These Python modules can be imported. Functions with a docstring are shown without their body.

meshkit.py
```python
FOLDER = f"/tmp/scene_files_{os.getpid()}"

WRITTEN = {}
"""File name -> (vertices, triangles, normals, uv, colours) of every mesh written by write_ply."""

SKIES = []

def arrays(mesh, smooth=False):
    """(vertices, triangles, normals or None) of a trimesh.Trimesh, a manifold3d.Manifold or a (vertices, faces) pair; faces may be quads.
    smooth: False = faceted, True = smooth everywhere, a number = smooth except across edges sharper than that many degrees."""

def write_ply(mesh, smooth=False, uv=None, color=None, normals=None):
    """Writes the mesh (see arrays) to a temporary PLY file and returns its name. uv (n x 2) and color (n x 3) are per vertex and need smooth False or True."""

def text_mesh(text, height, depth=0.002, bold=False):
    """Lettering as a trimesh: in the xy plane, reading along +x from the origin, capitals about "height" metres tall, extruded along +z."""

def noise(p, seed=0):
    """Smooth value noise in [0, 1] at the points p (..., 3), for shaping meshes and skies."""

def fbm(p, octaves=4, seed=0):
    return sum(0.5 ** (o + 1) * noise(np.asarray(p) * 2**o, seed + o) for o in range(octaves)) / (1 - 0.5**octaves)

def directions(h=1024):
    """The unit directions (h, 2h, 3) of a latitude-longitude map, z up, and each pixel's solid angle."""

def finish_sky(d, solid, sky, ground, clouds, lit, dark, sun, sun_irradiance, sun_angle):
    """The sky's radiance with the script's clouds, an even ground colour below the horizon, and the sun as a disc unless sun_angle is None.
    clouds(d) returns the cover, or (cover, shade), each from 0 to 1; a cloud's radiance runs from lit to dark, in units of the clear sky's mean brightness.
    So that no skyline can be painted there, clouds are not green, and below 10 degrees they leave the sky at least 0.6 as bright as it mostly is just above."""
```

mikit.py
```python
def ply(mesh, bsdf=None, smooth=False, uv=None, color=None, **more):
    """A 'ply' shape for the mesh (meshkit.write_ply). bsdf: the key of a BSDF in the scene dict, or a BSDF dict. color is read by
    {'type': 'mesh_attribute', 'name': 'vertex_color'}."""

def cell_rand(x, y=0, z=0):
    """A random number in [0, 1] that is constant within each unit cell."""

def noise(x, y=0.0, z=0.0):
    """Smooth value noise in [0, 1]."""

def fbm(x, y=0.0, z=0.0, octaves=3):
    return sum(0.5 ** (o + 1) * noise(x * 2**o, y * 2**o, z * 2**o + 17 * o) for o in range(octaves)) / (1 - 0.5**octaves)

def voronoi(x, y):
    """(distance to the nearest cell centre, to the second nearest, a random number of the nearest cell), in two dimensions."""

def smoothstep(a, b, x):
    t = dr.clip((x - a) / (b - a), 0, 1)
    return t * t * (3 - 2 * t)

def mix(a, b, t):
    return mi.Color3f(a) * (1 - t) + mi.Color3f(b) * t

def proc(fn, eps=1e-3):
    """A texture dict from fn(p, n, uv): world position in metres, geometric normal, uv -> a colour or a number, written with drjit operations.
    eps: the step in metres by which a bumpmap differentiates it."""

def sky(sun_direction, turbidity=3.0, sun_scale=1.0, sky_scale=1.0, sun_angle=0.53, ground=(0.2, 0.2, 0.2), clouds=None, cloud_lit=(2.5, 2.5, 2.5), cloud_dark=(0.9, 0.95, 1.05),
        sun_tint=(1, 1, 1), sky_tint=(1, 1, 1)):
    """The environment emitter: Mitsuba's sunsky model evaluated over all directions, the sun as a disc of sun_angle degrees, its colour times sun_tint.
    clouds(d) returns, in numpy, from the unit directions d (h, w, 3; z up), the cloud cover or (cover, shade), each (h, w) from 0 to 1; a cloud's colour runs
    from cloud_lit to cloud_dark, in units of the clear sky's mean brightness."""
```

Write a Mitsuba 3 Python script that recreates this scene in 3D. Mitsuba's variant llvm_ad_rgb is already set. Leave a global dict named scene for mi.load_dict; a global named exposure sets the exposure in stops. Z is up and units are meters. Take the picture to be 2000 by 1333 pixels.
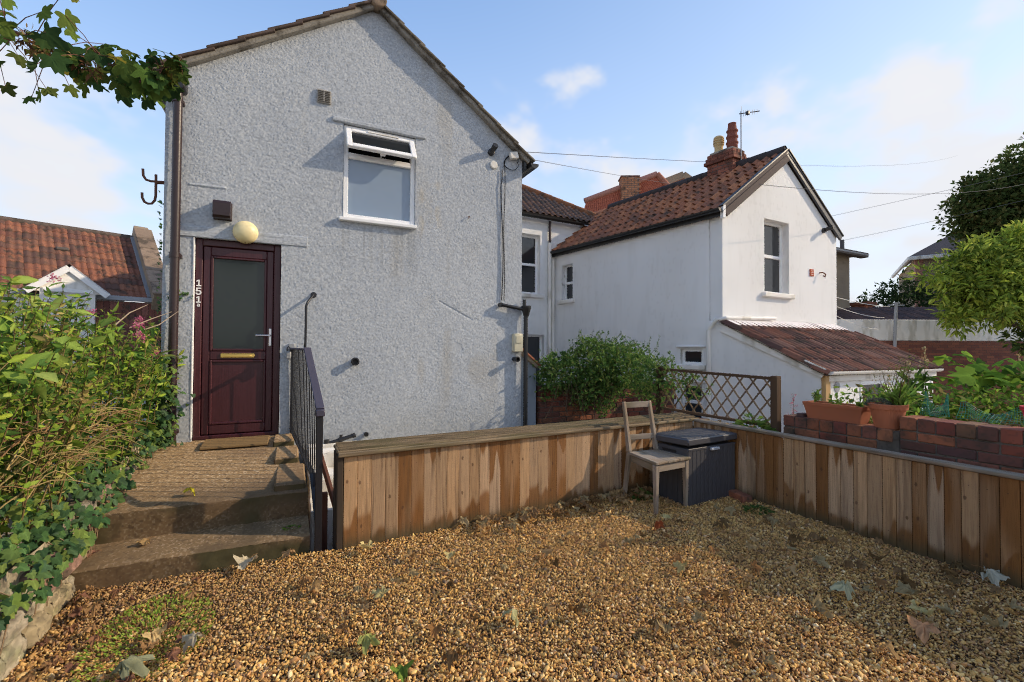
import math, random
import numpy as np, trimesh, mitsuba as mi, drjit as dr
import shapely.geometry as sg
import mikit, meshkit
from mikit import proc, cell_rand, smoothstep, mix
T = mi.ScalarTransform4f
rng = np.random.default_rng(7)
random.seed(7)
# ------------------------------------------------------------------ camera, sky, exposure
# x runs along the front of the grey house, y away from the viewer, z up; z = 0 is the gravel
CAM = np.array([0.928, -5.543, 1.45])
FWD = np.array([0.4304, 0.9025, 0.018])
scene, labels = {'type': 'scene'}, {}
scene['camera'] = dict(type='perspective', fov=96.66, fov_axis='x', near_clip=0.05, far_clip=900.0,
                       to_world=T().look_at(origin=CAM.tolist(), target=(CAM + FWD).tolist(), up=[-0.0122, -0.0139, 1.0]))
SUN = (1.0, -0.36, 0.58)


def clouds(d):
    x, y, z = d[..., 0], d[..., 1], d[..., 2]
    q = np.stack([(x * .8 + y * .6) / (z + .34), (y * .8 - x * .6) / (z + .34), z * 0], -1)
    a = meshkit.fbm(q * np.array([1.0, 2.2, 1]) + [1.3, 4.2, 0], 6, 4)
    b = meshkit.fbm(q * np.array([2.6, 6.5, 1]) + 9.7, 5, 11)
    low = np.clip(1 - z / .85, 0, 1)
    sunny = np.clip((x * .94 - y * .34) * .5 + .5, 0, 1)
    az = np.arctan2(y, x)
    heap = meshkit.fbm(np.stack([az * 5.0, z * 9.0, z * 0], -1) + [2.0, .4, 0], 6, 15)      # heaped clouds low over the roofs
    v = a + .46 * (b - .5) + .05 * low + .03 * sunny
    t = np.clip((v - .50) / .20, 0, 1)
    puff = .80 * t * t * (3 - 2 * t)
    w = np.clip((heap + .55 * np.clip(1 - z / .60, 0, 1) - .715) / .21, 0, 1)
    bank = .94 * w * w * (3 - 2 * w)
    veil = np.clip(.03 + .86 * low ** 2.0 + .34 * sunny ** 3, 0, .85)
    return 1 - (1 - puff) * (1 - bank) * (1 - veil), np.clip(.85 - 1.2 * (np.maximum(v, heap) - .35), 0, 1) * .45


scene['sky'] = mikit.sky(SUN, turbidity=2.6, sun_scale=.32, sky_scale=.95, clouds=clouds, cloud_lit=(1.35, 1.34, 1.36), cloud_dark=(1.0, 1.07, 1.22), sun_tint=(.96, 1.0, 1.10), sky_tint=(.88, .96, 1.05), ground=(.2, .19, .17))
exposure = 3.26

# ------------------------------------------------------------------ helpers
def numbered(k):
    if k not in scene and k not in labels and k not in USED:
        USED.add(k)
        return k
    n = 1
    while f'{k}_{n:03d}' in USED or f'{k}_{n:03d}' in scene:
        n += 1
    USED.add(f'{k}_{n:03d}')
    return f'{k}_{n:03d}'


USED, COUNT = set(), {}


def num_fast(k):
    n = COUNT.get(k, 0)
    COUNT[k] = n + 1
    return k if n == 0 else f'{k}_{n:03d}'


def thing(name, label, cat, group=None, kind=None):
    k = num_fast(name)
    labels[k] = {'label': label, 'category': cat}
    if group:
        labels[k]['group'] = group
    if kind:
        labels[k]['kind'] = kind
    return k


def put(key, mesh, bsdf, smooth=False, label=None, kind=None, **kw):
    k = num_fast(key)
    if isinstance(bsdf, str) and bsdf in FLAT:
        col, bsdf, var = FLAT[bsdf]
        m = mesh.tm() if isinstance(mesh, MB) else trimesh.Trimesh(mesh.vertices, mesh.faces, process=False)
        if smooth and smooth is not True:
            m = trimesh.graph.smooth_shade(m, angle=math.radians(smooth), facet_minarea=None)
        c = np.tile(np.array(col, float), (len(m.vertices), 1))
        if var:
            c *= 1 + var * (meshkit.fbm(np.array(m.vertices) * 17, 3, 6)[:, None] - .5) + .4 * var * rng.uniform(-1, 1)
        scene[k] = mikit.ply(m, bsdf, bool(smooth), color=np.clip(c, 0, 1), **kw)
    elif isinstance(mesh, MB):
        u, c = mesh.uvs(), mesh.cols()
        scene[k] = mikit.ply(mesh.tm(), bsdf, smooth if (u is None and c is None) else (True if smooth else False), uv=u, color=c, **kw)
    elif isinstance(mesh, dict):
        scene[k] = {**mesh, **kw}
    else:
        scene[k] = mikit.ply(mesh, bsdf, smooth, **kw)
    if label or kind:
        labels[k] = {}
        if label:
            labels[k]['label'] = label
        if kind:
            labels[k]['kind'] = kind
    return k


FLAT = {'window_glass': ((.018, .021, .024), 'dark_glass', 0), 'painted_sky_glass': ((.21, .275, .36), 'dark_glass', 0),   # plain colours: (base colour, shared BSDF, how much the colour varies)
    'reveal_lit_white': ((0.6, 0.61, 0.62), 'vc_matt', 0),
    'white_plastic': ((0.8, 0.8, 0.79), 'vc_satin', 0),
    'black_paint': ((0.012, 0.012, 0.015), 'vc_satin', 0),
    'rail_sky_sheen': ((0.055, 0.05, 0.075), 'vc_satin', 0),  # black handrail, its purplish sky reflection put into the colour
    'brown_pipe': ((0.028, 0.014, 0.014), 'vc_satin', 0),
    'black_plastic': ((0.014, 0.014, 0.015), 'vc_satin', 0),
    'lamp_cream': ((0.78, 0.66, 0.36), 'vc_satin', 0),
    'rust': ((0.14, 0.065, 0.045), 'vc_matt', 0.6),
    'dark_room': ((0.03, 0.03, 0.03), 'vc_matt', 0),
    'red_plastic': ((0.5, 0.022, 0.05), 'vc_satin', 0),
    'cable': ((0.018, 0.018, 0.02), 'vc_matt', 0),
    'wire': ((0.12, 0.12, 0.13), 'vc_matt', 0),
    'vent_grey': ((0.36, 0.345, 0.32), 'vc_matt', 0),
    'grille_dark': ((0.12, 0.115, 0.105), 'vc_matt', 0),
    'roof_grey': ((0.1, 0.082, 0.07), 'vc_matt', 0),
    'lead': ((0.3, 0.31, 0.33), 'vc_matt', 0.5),
    'dark_wood': ((0.055, 0.04, 0.028), 'vc_matt', 0),
    'latch_grey': ((0.4, 0.41, 0.43), 'vc_satin', 0),
    'brown_wood': ((0.12, 0.05, 0.032), 'vc_matt', 0),
    'dark_metal': ((0.05, 0.05, 0.055), 'vc_satin', 0),
    'plaque_red': ((0.46, 0.11, 0.06), 'vc_matt', 0),
    'quoin_pink': ((0.33, 0.17, 0.13), 'vc_matt', 0),
    'net_green': ((0.02, 0.26, 0.21), 'vc_satin', 0),
    'earth': ((0.3, 0.275, 0.24), 'vc_matt', 0),
    'door_mat': ((0.18, 0.115, 0.052), 'vc_matt', 0.7),
    'trellis_wood': ((0.075, 0.045, 0.026), 'vc_matt', 0.8),
    'lath_wood': ((0.19, 0.125, 0.07), 'vc_matt', 0.8),
    'barge_wood': ((0.095, 0.075, 0.068), 'vc_matt', 0.6),
    'post_wood': ((0.42, 0.27, 0.125), 'vc_matt', 0.5),
    'flash_pale': ((0.5, 0.47, 0.46), 'vc_matt', 0.9),
    'slate': ((0.08, 0.07, 0.075), 'vc_matt', 0.3),
    'old_cream': ((0.5, 0.46, 0.33), 'vc_satin', 0.9),
    'grey_paint': ((0.235, 0.275, 0.32), 'vc_matt', 0.4),
    'terracotta': ((0.3, 0.105, 0.053), 'vc_matt', 0.7),
    'charcoal': ((0.058, 0.058, 0.064), 'vc_satin', 0.25),
    'grey_metal': ((0.3, 0.31, 0.32), 'vc_satin', 0.2),
    'chrome': ((0.62, 0.62, 0.64), 'vc_gloss', 0),
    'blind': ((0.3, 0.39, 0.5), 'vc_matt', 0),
}


class MB:
    """collects triangles, with a colour and a uv per vertex where given"""
    def __init__(s):
        s.v, s.f, s.c, s.u, s.n = [], [], [], [], 0

    def add(s, v, f, c=None, u=None):
        v = np.asarray(v, float)
        f = np.asarray(f, int)
        if f.ndim == 2 and f.shape[1] == 4:
            f = np.vstack([f[:, [0, 1, 2]], f[:, [0, 2, 3]]])
        s.v.append(v)
        s.f.append(f + s.n)
        s.n += len(v)
        if c is not None:
            s.c.append(np.broadcast_to(np.asarray(c, float), (len(v), 3)))
        if u is not None:
            s.u.append(np.asarray(u, float))
        return s

    def mesh(s, m, c=None):
        return s.add(m.vertices, m.faces, c)

    def box(s, *a, c=None, **k):
        return s.add(*cbox(*a, **k), c=c)

    def tm(s):
        return trimesh.Trimesh(np.vstack(s.v), np.vstack(s.f), process=False)

    def cols(s):
        return np.vstack(s.c) if s.c else None

    def uvs(s):
        return np.vstack(s.u) if s.u else None


def _cb(ch):
    from itertools import product
    pts = []
    for sx, sy, sz in product((-1, 1), repeat=3):
        pts += [(sx, sy * 1.0, sz * 1.0, 0), (sx, sy, sz, 1), (sx, sy, sz, 2)]
    return pts


_CBP = np.array(_cb(1), float)


def _cbpts(hx, hy, hz, ch):
    p = _CBP[:, :3] * [hx, hy, hz]
    for ax in range(3):
        m = _CBP[:, 3] != ax
        p[m, ax] -= np.sign(p[m, ax]) * ch
    return p


_CBF = None


def cbox(x0, x1, y0, y1, z0, z1, ch=.003, M=None):
    """a box with chamfered edges: (vertices, faces)"""
    global _CBF
    if _CBF is None:
        h = trimesh.convex.convex_hull(_cbpts(1, 1, 1, .2))
        ref = _cbpts(1, 1, 1, .2)
        order = [int(np.argmin(((ref - v) ** 2).sum(1))) for v in h.vertices]
        _CBF = np.array(order)[h.faces]
    hx, hy, hz = (x1 - x0) / 2, (y1 - y0) / 2, (z1 - z0) / 2
    ch = min(ch, .45 * min(hx, hy, hz))
    v = _cbpts(hx, hy, hz, ch) + [(x0 + x1) / 2, (y0 + y1) / 2, (z0 + z1) / 2]
    if M is not None:
        v = v @ M[:3, :3].T + M[:3, 3]
    return v, _CBF


def bm(*a, **k):
    v, f = cbox(*a, **k)
    return trimesh.Trimesh(v, f, process=False)


def frame(o, ax, ay, az):
    M = np.eye(4)
    M[:3, 0], M[:3, 1], M[:3, 2], M[:3, 3] = ax, ay, az, o
    return M


def unit(v):
    v = np.asarray(v, float)
    return v / np.linalg.norm(v)


def bar(p, q, w, t, ch=.002, up=(0, 0, 1)):
    """a straight bar of section w x t from p to q: (vertices, faces)"""
    p, q = np.asarray(p, float), np.asarray(q, float)
    d = unit(q - p)
    a = np.cross(d, up)
    if np.linalg.norm(a) < 1e-6:
        a = np.array([1., 0, 0])
    a = unit(a)
    b = np.cross(a, d)
    L = np.linalg.norm(q - p)
    return cbox(-w / 2, w / 2, 0, L, -t / 2, t / 2, ch, frame(p, a, d, b))


def tube(pts, r, sides=8, cap=True):
    p = np.asarray(pts, float)
    r = np.broadcast_to(np.asarray(r, float), (len(p),))
    t = np.gradient(p, axis=0)
    t /= np.linalg.norm(t, axis=1, keepdims=True) + 1e-12
    a0 = np.cross(t[0], [0, 0, 1.]) if abs(t[0][2]) < .9 else np.cross(t[0], [1., 0, 0])
    a0 = unit(a0)
    A = []
    for k in range(len(p)):
        a0 = unit(a0 - t[k] * (a0 @ t[k]))
        A.append(a0)
    A = np.array(A)
    B = np.cross(t, A)
    an = np.arange(sides) * 2 * np.pi / sides
    v = p[:, None] + r[:, None, None] * (np.cos(an)[None, :, None] * A[:, None] + np.sin(an)[None, :, None] * B[:, None])
    i, j = np.meshgrid(np.arange(len(p) - 1), np.arange(sides), indexing='ij')
    q = np.stack([i * sides + j, i * sides + (j + 1) % sides, (i + 1) * sides + (j + 1) % sides, (i + 1) * sides + j], -1).reshape(-1, 4)
    f = np.vstack([q[:, [0, 1, 2]], q[:, [0, 2, 3]]])
    v = v.reshape(-1, 3)
    if cap:
        n = len(v)
        v = np.vstack([v, p[0], p[-1]])
        k = np.arange(sides)
        m = (len(p) - 1) * sides
        f = np.vstack([f, np.stack([(k + 1) % sides, k, k * 0 + n], 1), np.stack([m + k, m + (k + 1) % sides, k * 0 + n + 1], 1)])
    return v, f


def lathe(prof, M=None, n=24):
    m = trimesh.creation.revolve(np.asarray(prof, float), sections=n)
    if M is not None:
        m.apply_transform(M)
    return m


def at(x, y, z):
    return frame([x, y, z], [1, 0, 0], [0, 1, 0], [0, 0, 1])


def rotz(a):
    M = np.eye(4)
    c, s = math.cos(a), math.sin(a)
    M[:2, :2] = [[c, -s], [s, c]]
    return M


def rotx(a):
    M = np.eye(4)
    c, s = math.cos(a), math.sin(a)
    M[1:3, 1:3] = [[c, -s], [s, c]]
    return M


def extr(poly, depth, M=None):
    m = trimesh.creation.extrude_polygon(poly, depth, engine='earcut')
    if M is not None:
        m.apply_transform(M)
    return m


# ------------------------------------------------------------------ materials
def noise(x, y=0.0, z=0.0):
    """smooth value noise, lean enough to be called often"""
    x, y, z = mi.Float(x), mi.Float(y), mi.Float(z)
    fx, fy, fz = dr.floor(x), dr.floor(y), dr.floor(z)
    tx, ty, tz = x - fx, y - fy, z - fz
    tx, ty, tz = tx * tx * (3 - 2 * tx), ty * ty * (3 - 2 * ty), tz * tz * (3 - 2 * tz)
    h0 = mi.UInt32(mi.Int32(fx)) * 374761393 + mi.UInt32(mi.Int32(fy)) * 668265263 + mi.UInt32(mi.Int32(fz)) * 2147483629

    def at_(k):
        h = h0 + (k & 0xFFFFFFFF)
        h = (h ^ (h >> 13)) * 1274126177
        return mi.Float((h >> 8) ^ (h >> 20)) * (1 / 16777216.0)

    A_, B_, C_ = 374761393, 668265263, 2147483629
    e = [dr.lerp(at_(b * B_ + c * C_), at_(A_ + b * B_ + c * C_), tx) for c in (0, 1) for b in (0, 1)]
    return dr.lerp(dr.lerp(e[0], e[1], ty), dr.lerp(e[2], e[3], ty), tz)


def fbm(x, y=0.0, z=0.0, octaves=2):
    octaves = min(octaves, 2)
    return sum(0.5 ** (o + 1) * noise(x * 2.3**o, y * 2.3**o, z * 2.3**o + 17 * o) for o in range(octaves)) / (1 - 0.5**octaves)


def const(c):
    return {'type': 'rgb', 'value': list(c)}


VC = {'type': 'mesh_attribute', 'name': 'vertex_color'}


def prin(c, rough=.6, two=True, **k):
    d = dict(type='principled', base_color=c if isinstance(c, dict) else const(c), roughness=rough, **k)
    return {'type': 'twosided', 'bsdf': d} if two else d


def bumped(d, fn=None, scale=0, eps=1e-3):
    if scale != .005:
        return d      # their relief is geometry
    return {'type': 'twosided', 'bsdf': {'type': 'bumpmap', 'arbitrary': proc(fn, eps), 'scale': scale, 'bsdf': d['bsdf'] if d['type'] == 'twosided' else d}}


def c3(*v):
    return mi.Color3f(*v)


def stucco_col(p, n, uv):
    a = fbm(p.x * 1.3, p.y * 1.3, p.z * 1.1, 3)
    b = noise(p.x * 70, p.y * 70, p.z * 70)
    low = smoothstep(1.0, .2, p.z)
    c = mix(c3(.365, .395, .43), c3(.425, .455, .485), a)
    c = mix(c, c3(.54, .555, .56), smoothstep(.55, .9, b) * .5)
    c = mix(c, c3(.22, .235, .25), smoothstep(.5, .12, b) * .35)
    s = noise(p.x * 9, 3.0, p.z * .8) * noise(p.x * 3, p.z * 2.5, 8.0)
    c = mix(c, c3(.33, .30, .24), smoothstep(.42, .8, s) * .35)
    drip = noise(p.x * 34, 1.0, p.z * 1.5)
    under = smoothstep(2.93, 2.85, p.z) * smoothstep(2.0, 2.8, p.z) * smoothstep(1.34, 1.42, p.x) * smoothstep(2.30, 2.22, p.x)
    meter = smoothstep(1.42, 1.38, p.z) * smoothstep(.6, 1.3, p.z) * smoothstep(3.50, 3.56, p.x)
    c = mix(c, c3(.20, .205, .20), smoothstep(.45, .85, drip) * dr.maximum(under * .32, meter * .35))
    och = smoothstep(.55, .8, noise(p.x * 13, p.z * 6, 4.0)) * smoothstep(2.25, 2.35, p.x) * smoothstep(2.65, 2.45, p.x) * smoothstep(2.7, 3.0, p.z) * smoothstep(3.9, 3.5, p.z)
    c = mix(c, c3(.42, .34, .20), och * .35)
    return mix(c, mix(c3(.25, .27, .24), c3(.30, .28, .24), b), low * .55 * a)


def stucco_bump(p, n, uv):
    return noise(p.x * 150, p.y * 150, p.z * 150) * .6 + noise(p.x * 320, p.y * 320, p.z * 320) * .4


scene['stucco'] = bumped(prin(proc(stucco_col), .9, specular=.25), stucco_bump, .004)


def render_col(p, n, uv):
    a = fbm(p.x * 1.2, p.y * 1.2, p.z * 1.0, 4)
    s = fbm(p.x * 9, p.y * 9, p.z * 1.6, 3)
    sp = noise(p.x * 26, p.y * 26, p.z * 14)
    c = mix(c3(.80, .805, .80), c3(.70, .695, .675), a)
    front = smoothstep(-.5, -.9, n.y)
    c = mix(c, c3(.40, .385, .34), smoothstep(.50, .82, s) * (.10 + .56 * front))
    c = mix(c, c3(.30, .29, .26), smoothstep(.62, .84, sp) * smoothstep(.32, .56, a) * (.08 + .85 * front))
    foot = smoothstep(2.35, 1.9, p.z) * smoothstep(.4, .7, s)
    return mix(c, c3(.35, .35, .31), foot * .6 * front)


def render_bump(p, n, uv):
    return noise(p.x * 48, p.y * 48, p.z * 48)


scene['white_render'] = bumped(prin(proc(render_col), .75, specular=.3), render_bump, .005)


def fence_col(p, n, uv):
    i = dr.floor(uv.x)
    lx = (uv.x - i) * .2
    z = uv.y
    r, r2, r3 = cell_rand(i, 1), cell_rand(i, 2), cell_rand(i, 3)
    g = fbm(lx * 170 + r * 60, z * 4.5, r2 * 30, 3)
    fine = noise(lx * 620, z * 16, r * 9)
    ring = noise(lx * 60 + 1.4 * noise(lx * 12, z * 3, i), z * 1.3, i + 40)
    weather = mix(c3(.29, .168, .085), c3(.52, .35, .20), g)
    weather = mix(weather, mix(c3(.44, .33, .235), c3(.44, .25, .11), r2), .15 + .45 * r3)
    fresh = mix(c3(.125, .048, .013), c3(.28, .122, .033), .6 * ring + .4 * g)
    edge = .05 + .34 * r * r * r + .26 * (noise(lx * 22 + r * 20, z * 1.2, i) - .35) * (.3 + r2) + dr.maximum(r3 - .55, 0) * 14 * (lx - .05) * (r2 - .3)
    wet = smoothstep(edge + .05, edge - .05, z / .66 - .03 * fine) * (.75 + .25 * r3)
    top = smoothstep(.98 + .9 * r2, 1.08 + .9 * r2, z / .66 + .6 * noise(lx * 26 + 3, i, 5.0))
    whole = smoothstep(.66, .70, cell_rand(i, 4))
    c = mix(weather, fresh, dr.maximum(wet, dr.maximum(top * .9, whole * (.55 + .4 * smoothstep(.25, .6, noise(lx * 13, z * 2.2, i + 70.0))))))
    c = mix(c, c3(.09, .05, .025), smoothstep(.55, .9, ring) * .45)
    c = mix(c, c * .72, smoothstep(.55, .2, fine) * .7)
    kc = dr.floor(z * 3.3 + r2)
    kr = cell_rand(i, kc, 5)
    kx, kz = lx - .02 - .06 * cell_rand(i, kc, 6), (z * 3.3 + r2 - kc - .25 - .5 * cell_rand(i, kc, 8)) / 3.3
    knot = smoothstep(.011, .006, dr.sqrt(kx * kx + .35 * kz * kz)) * smoothstep(.62, .64, kr)
    nail = smoothstep(.0035, .002, dr.sqrt(dr.square(lx - .05) + dr.square(dr.minimum(dr.abs(z - .56), dr.abs(z - .10)))))
    c = mix(c, c3(.085, .042, .02), knot * .7)
    c = c * (.84 + .34 * cell_rand(i, 7))
    c = mix(c, c3(.04, .03, .025), nail * .8)
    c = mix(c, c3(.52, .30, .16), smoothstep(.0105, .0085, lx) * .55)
    c = mix(c, c3(.075, .065, .032), smoothstep(.13, .0, z + .06 * (g - .5)) * .75)
    return c


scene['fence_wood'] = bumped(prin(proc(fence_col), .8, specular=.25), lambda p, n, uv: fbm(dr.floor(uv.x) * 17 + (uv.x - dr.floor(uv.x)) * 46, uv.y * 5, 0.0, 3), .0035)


def grey_wood(p, n, uv):
    i = dr.floor(uv.x)
    lx = (uv.x - i) * .2
    g = fbm(lx * 240 + i * 7, uv.y * 6, i * 3.3, 3)
    w = fbm(lx * 14, uv.y * 4, i, 3)
    c = mix(c3(.12, .088, .058), c3(.36, .275, .195), g)
    c = mix(c, c3(.28, .25, .215), smoothstep(.4, .7, w) * .5)
    c = c * (.74 + .42 * cell_rand(i, 3))
    return mix(c, c3(.12, .105, .055), smoothstep(.62, .85, fbm(lx * 9 + 5, uv.y * 2.5, i + 9, 3)) * .6)


scene['grey_wood'] = bumped(prin(proc(grey_wood), .8, specular=.25), lambda p, n, uv: fbm(dr.floor(uv.x) * 17 + (uv.x - dr.floor(uv.x)) * 48, uv.y * 5, 2.0, 3), .003)


def ledge_col(p, n, uv):
    lx = (uv.x - dr.floor(uv.x)) * .2
    g = noise(lx * 190, uv.y * 5, dr.floor(uv.x))
    c = mix(c3(.075, .055, .032), c3(.25, .185, .115), g)
    c = mix(c, c3(.085, .085, .035), smoothstep(.45, .75, noise(lx * 12, uv.y * 2.6, 3.0)) * .35)
    return c * (.75 + .4 * cell_rand(dr.floor(uv.x), 3))


scene['ledge_wood'] = prin(proc(ledge_col), .85, specular=.2)


def concrete_col(p, n, uv):
    a = fbm(p.x * 2.2, p.y * 2.2, p.z * 2.2, 4)
    r = noise(p.x * 95, p.y * 95, p.z * 95)
    r = smoothstep(.15, .85, r)
    d1 = noise(p.x * 60 + 9, p.y * 60, p.z * 60)
    c = mix(c3(.25, .16, .08), c3(.36, .24, .125), r)
    c = mix(c, c3(.48, .36, .23), smoothstep(.86, .97, r))
    c = mix(c, c3(.12, .08, .045), smoothstep(.60, .85, d1) * .8)
    c = mix(c, c3(.17, .11, .065), smoothstep(.45, .75, a) * .6)
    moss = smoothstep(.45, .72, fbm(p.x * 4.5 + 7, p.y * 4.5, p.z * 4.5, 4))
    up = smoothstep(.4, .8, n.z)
    c = mix(c, mix(c3(.040, .030, .018), c3(.095, .058, .03), a), (1 - up) * (.72 + .25 * moss))  # upright faces: dark mossy concrete, with the riser shade painted in too
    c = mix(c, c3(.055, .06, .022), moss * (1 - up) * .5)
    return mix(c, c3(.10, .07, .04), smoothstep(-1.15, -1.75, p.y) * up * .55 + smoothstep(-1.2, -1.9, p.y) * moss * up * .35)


scene['concrete'] = prin(proc(concrete_col), .85, specular=.3)


def soil_col(p, n, uv):
    r = noise(p.x * 70, p.y * 70)
    d1 = noise(p.x * 45 + 7, p.y * 45)
    a = fbm(p.x * 1.6, p.y * 1.6, 0.0, 3)
    c = mix(c3(.09, .05, .025), c3(.28, .17, .08), r)
    c = mix(c, c3(.045, .028, .016), smoothstep(.5, .8, d1) * .85)
    return mix(c, c3(.08, .05, .03), smoothstep(.5, .75, a) * .4)


scene['gravel_base'] = prin(proc(soil_col), .9, specular=.2)


def dirt_w(p, n, uv):
    return smoothstep(.45, .85, fbm(p.x * 7, p.y * 7, p.z * 7, 4)) * .75 + .3 * smoothstep(.55, .8, noise(p.x * 60, p.y * 60, p.z * 60))


def vc_dirty(name, dirt, rough=.85, amount=dirt_w, bump=None, scale=.004):
    d = {'type': 'blendbsdf', 'weight': proc(amount), 'a': prin(VC, rough, two=False, specular=.25), 'b': prin(dirt, .9, two=False, specular=.2)}
    scene[name] = {'type': 'twosided', 'bsdf': d}


vc_dirty('brick', (.055, .046, .036))
scene['vc_matt'] = prin(VC, .85, specular=.25)
scene['vc_satin'] = prin(VC, .38, specular=.5)
scene['pebble'] = prin(VC, .62, specular=.35, two=False)
scene['leaf'] = dict(type='principledthin', base_color=VC, roughness=.42, diff_trans=.75, spec_trans=0.0, eta=1.35)
scene['dry_leaf'] = dict(type='principledthin', base_color=VC, roughness=.75, diff_trans=.45, spec_trans=0.0, eta=1.3)


def door_col(p, n, uv):
    g = fbm(p.x * 190, p.y * 60, p.z * 5, 3)
    return mix(c3(.036, .007, .011), c3(.072, .017, .022), g)


scene['maroon_plastic'] = bumped(prin(proc(door_col), .38, specular=.5), lambda p, n, uv: fbm(p.x * 190, p.y * 60, p.z * 5, 2), .0012)
scene['old_white'] = prin(proc(lambda p, n, uv: mix(c3(.76, .735, .68), c3(.52, .485, .41), smoothstep(.48, .82, fbm(p.x * 7, p.y * 7, p.z * 2.2, 4)))), .6)
scene['brass'] = prin((.80, .56, .16), .26, metallic=1.0)
scene['dark_glass'] = prin(VC, .04, specular=.75)
scene['vc_gloss'] = prin(VC, .2, metallic=.9)
scene['pane_glass'] = {'type': 'thindielectric', 'int_ior': 1.6}
scene['frosted_glass'] = bumped(prin((.016, .024, .021), .16, specular=.5), lambda p, n, uv: noise(p.x * 120, p.z * 120, 0.0), .0010)
scene['tan_stone'] = prin(proc(lambda p, n, uv: mix(c3(.30, .235, .16), c3(.17, .135, .10), fbm(p.x * 2.2, p.y * 2.2, p.z * 1.3, 4))), .9)
# ------------------------------------------------------------------ the ground
def structure(name, mesh, bsdf, smooth=False, label=None):
    k = put(name, mesh, bsdf, smooth)
    labels[k] = {'kind': 'structure'}
    return k


g = MB().add([[-300, -200, -1.15], [300, -200, -1.15], [300, 400, -1.15], [-300, 400, -1.15]], [[0, 1, 2], [0, 2, 3]])
structure('ground', g, 'earth')
# raised terrace that carries the gravel, with the yard wall under its edges
ter = sg.Polygon([(-.3, -12), (6.6, -12), (6.6, -3.0), (5.02, -1.78), (4.95, -1.80), (1.24, -2.02), (1.24, -2.0), (-.3, -2.0)])
structure('terrace', extr(ter, 1.13, at(0, 0, -1.145)), 'gravel_base')


def bumpy_sheet(xs, ys, zf):
    X, Y = np.meshgrid(xs, ys, indexing='ij')
    v = np.stack([X, Y, zf(X, Y)], -1).reshape(-1, 3)
    n, m = len(xs), len(ys)
    i, j = np.meshgrid(np.arange(n - 1), np.arange(m - 1), indexing='ij')
    return v, np.stack([i * m + j, (i + 1) * m + j, (i + 1) * m + j + 1, i * m + j + 1], -1).reshape(-1, 4)


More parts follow.
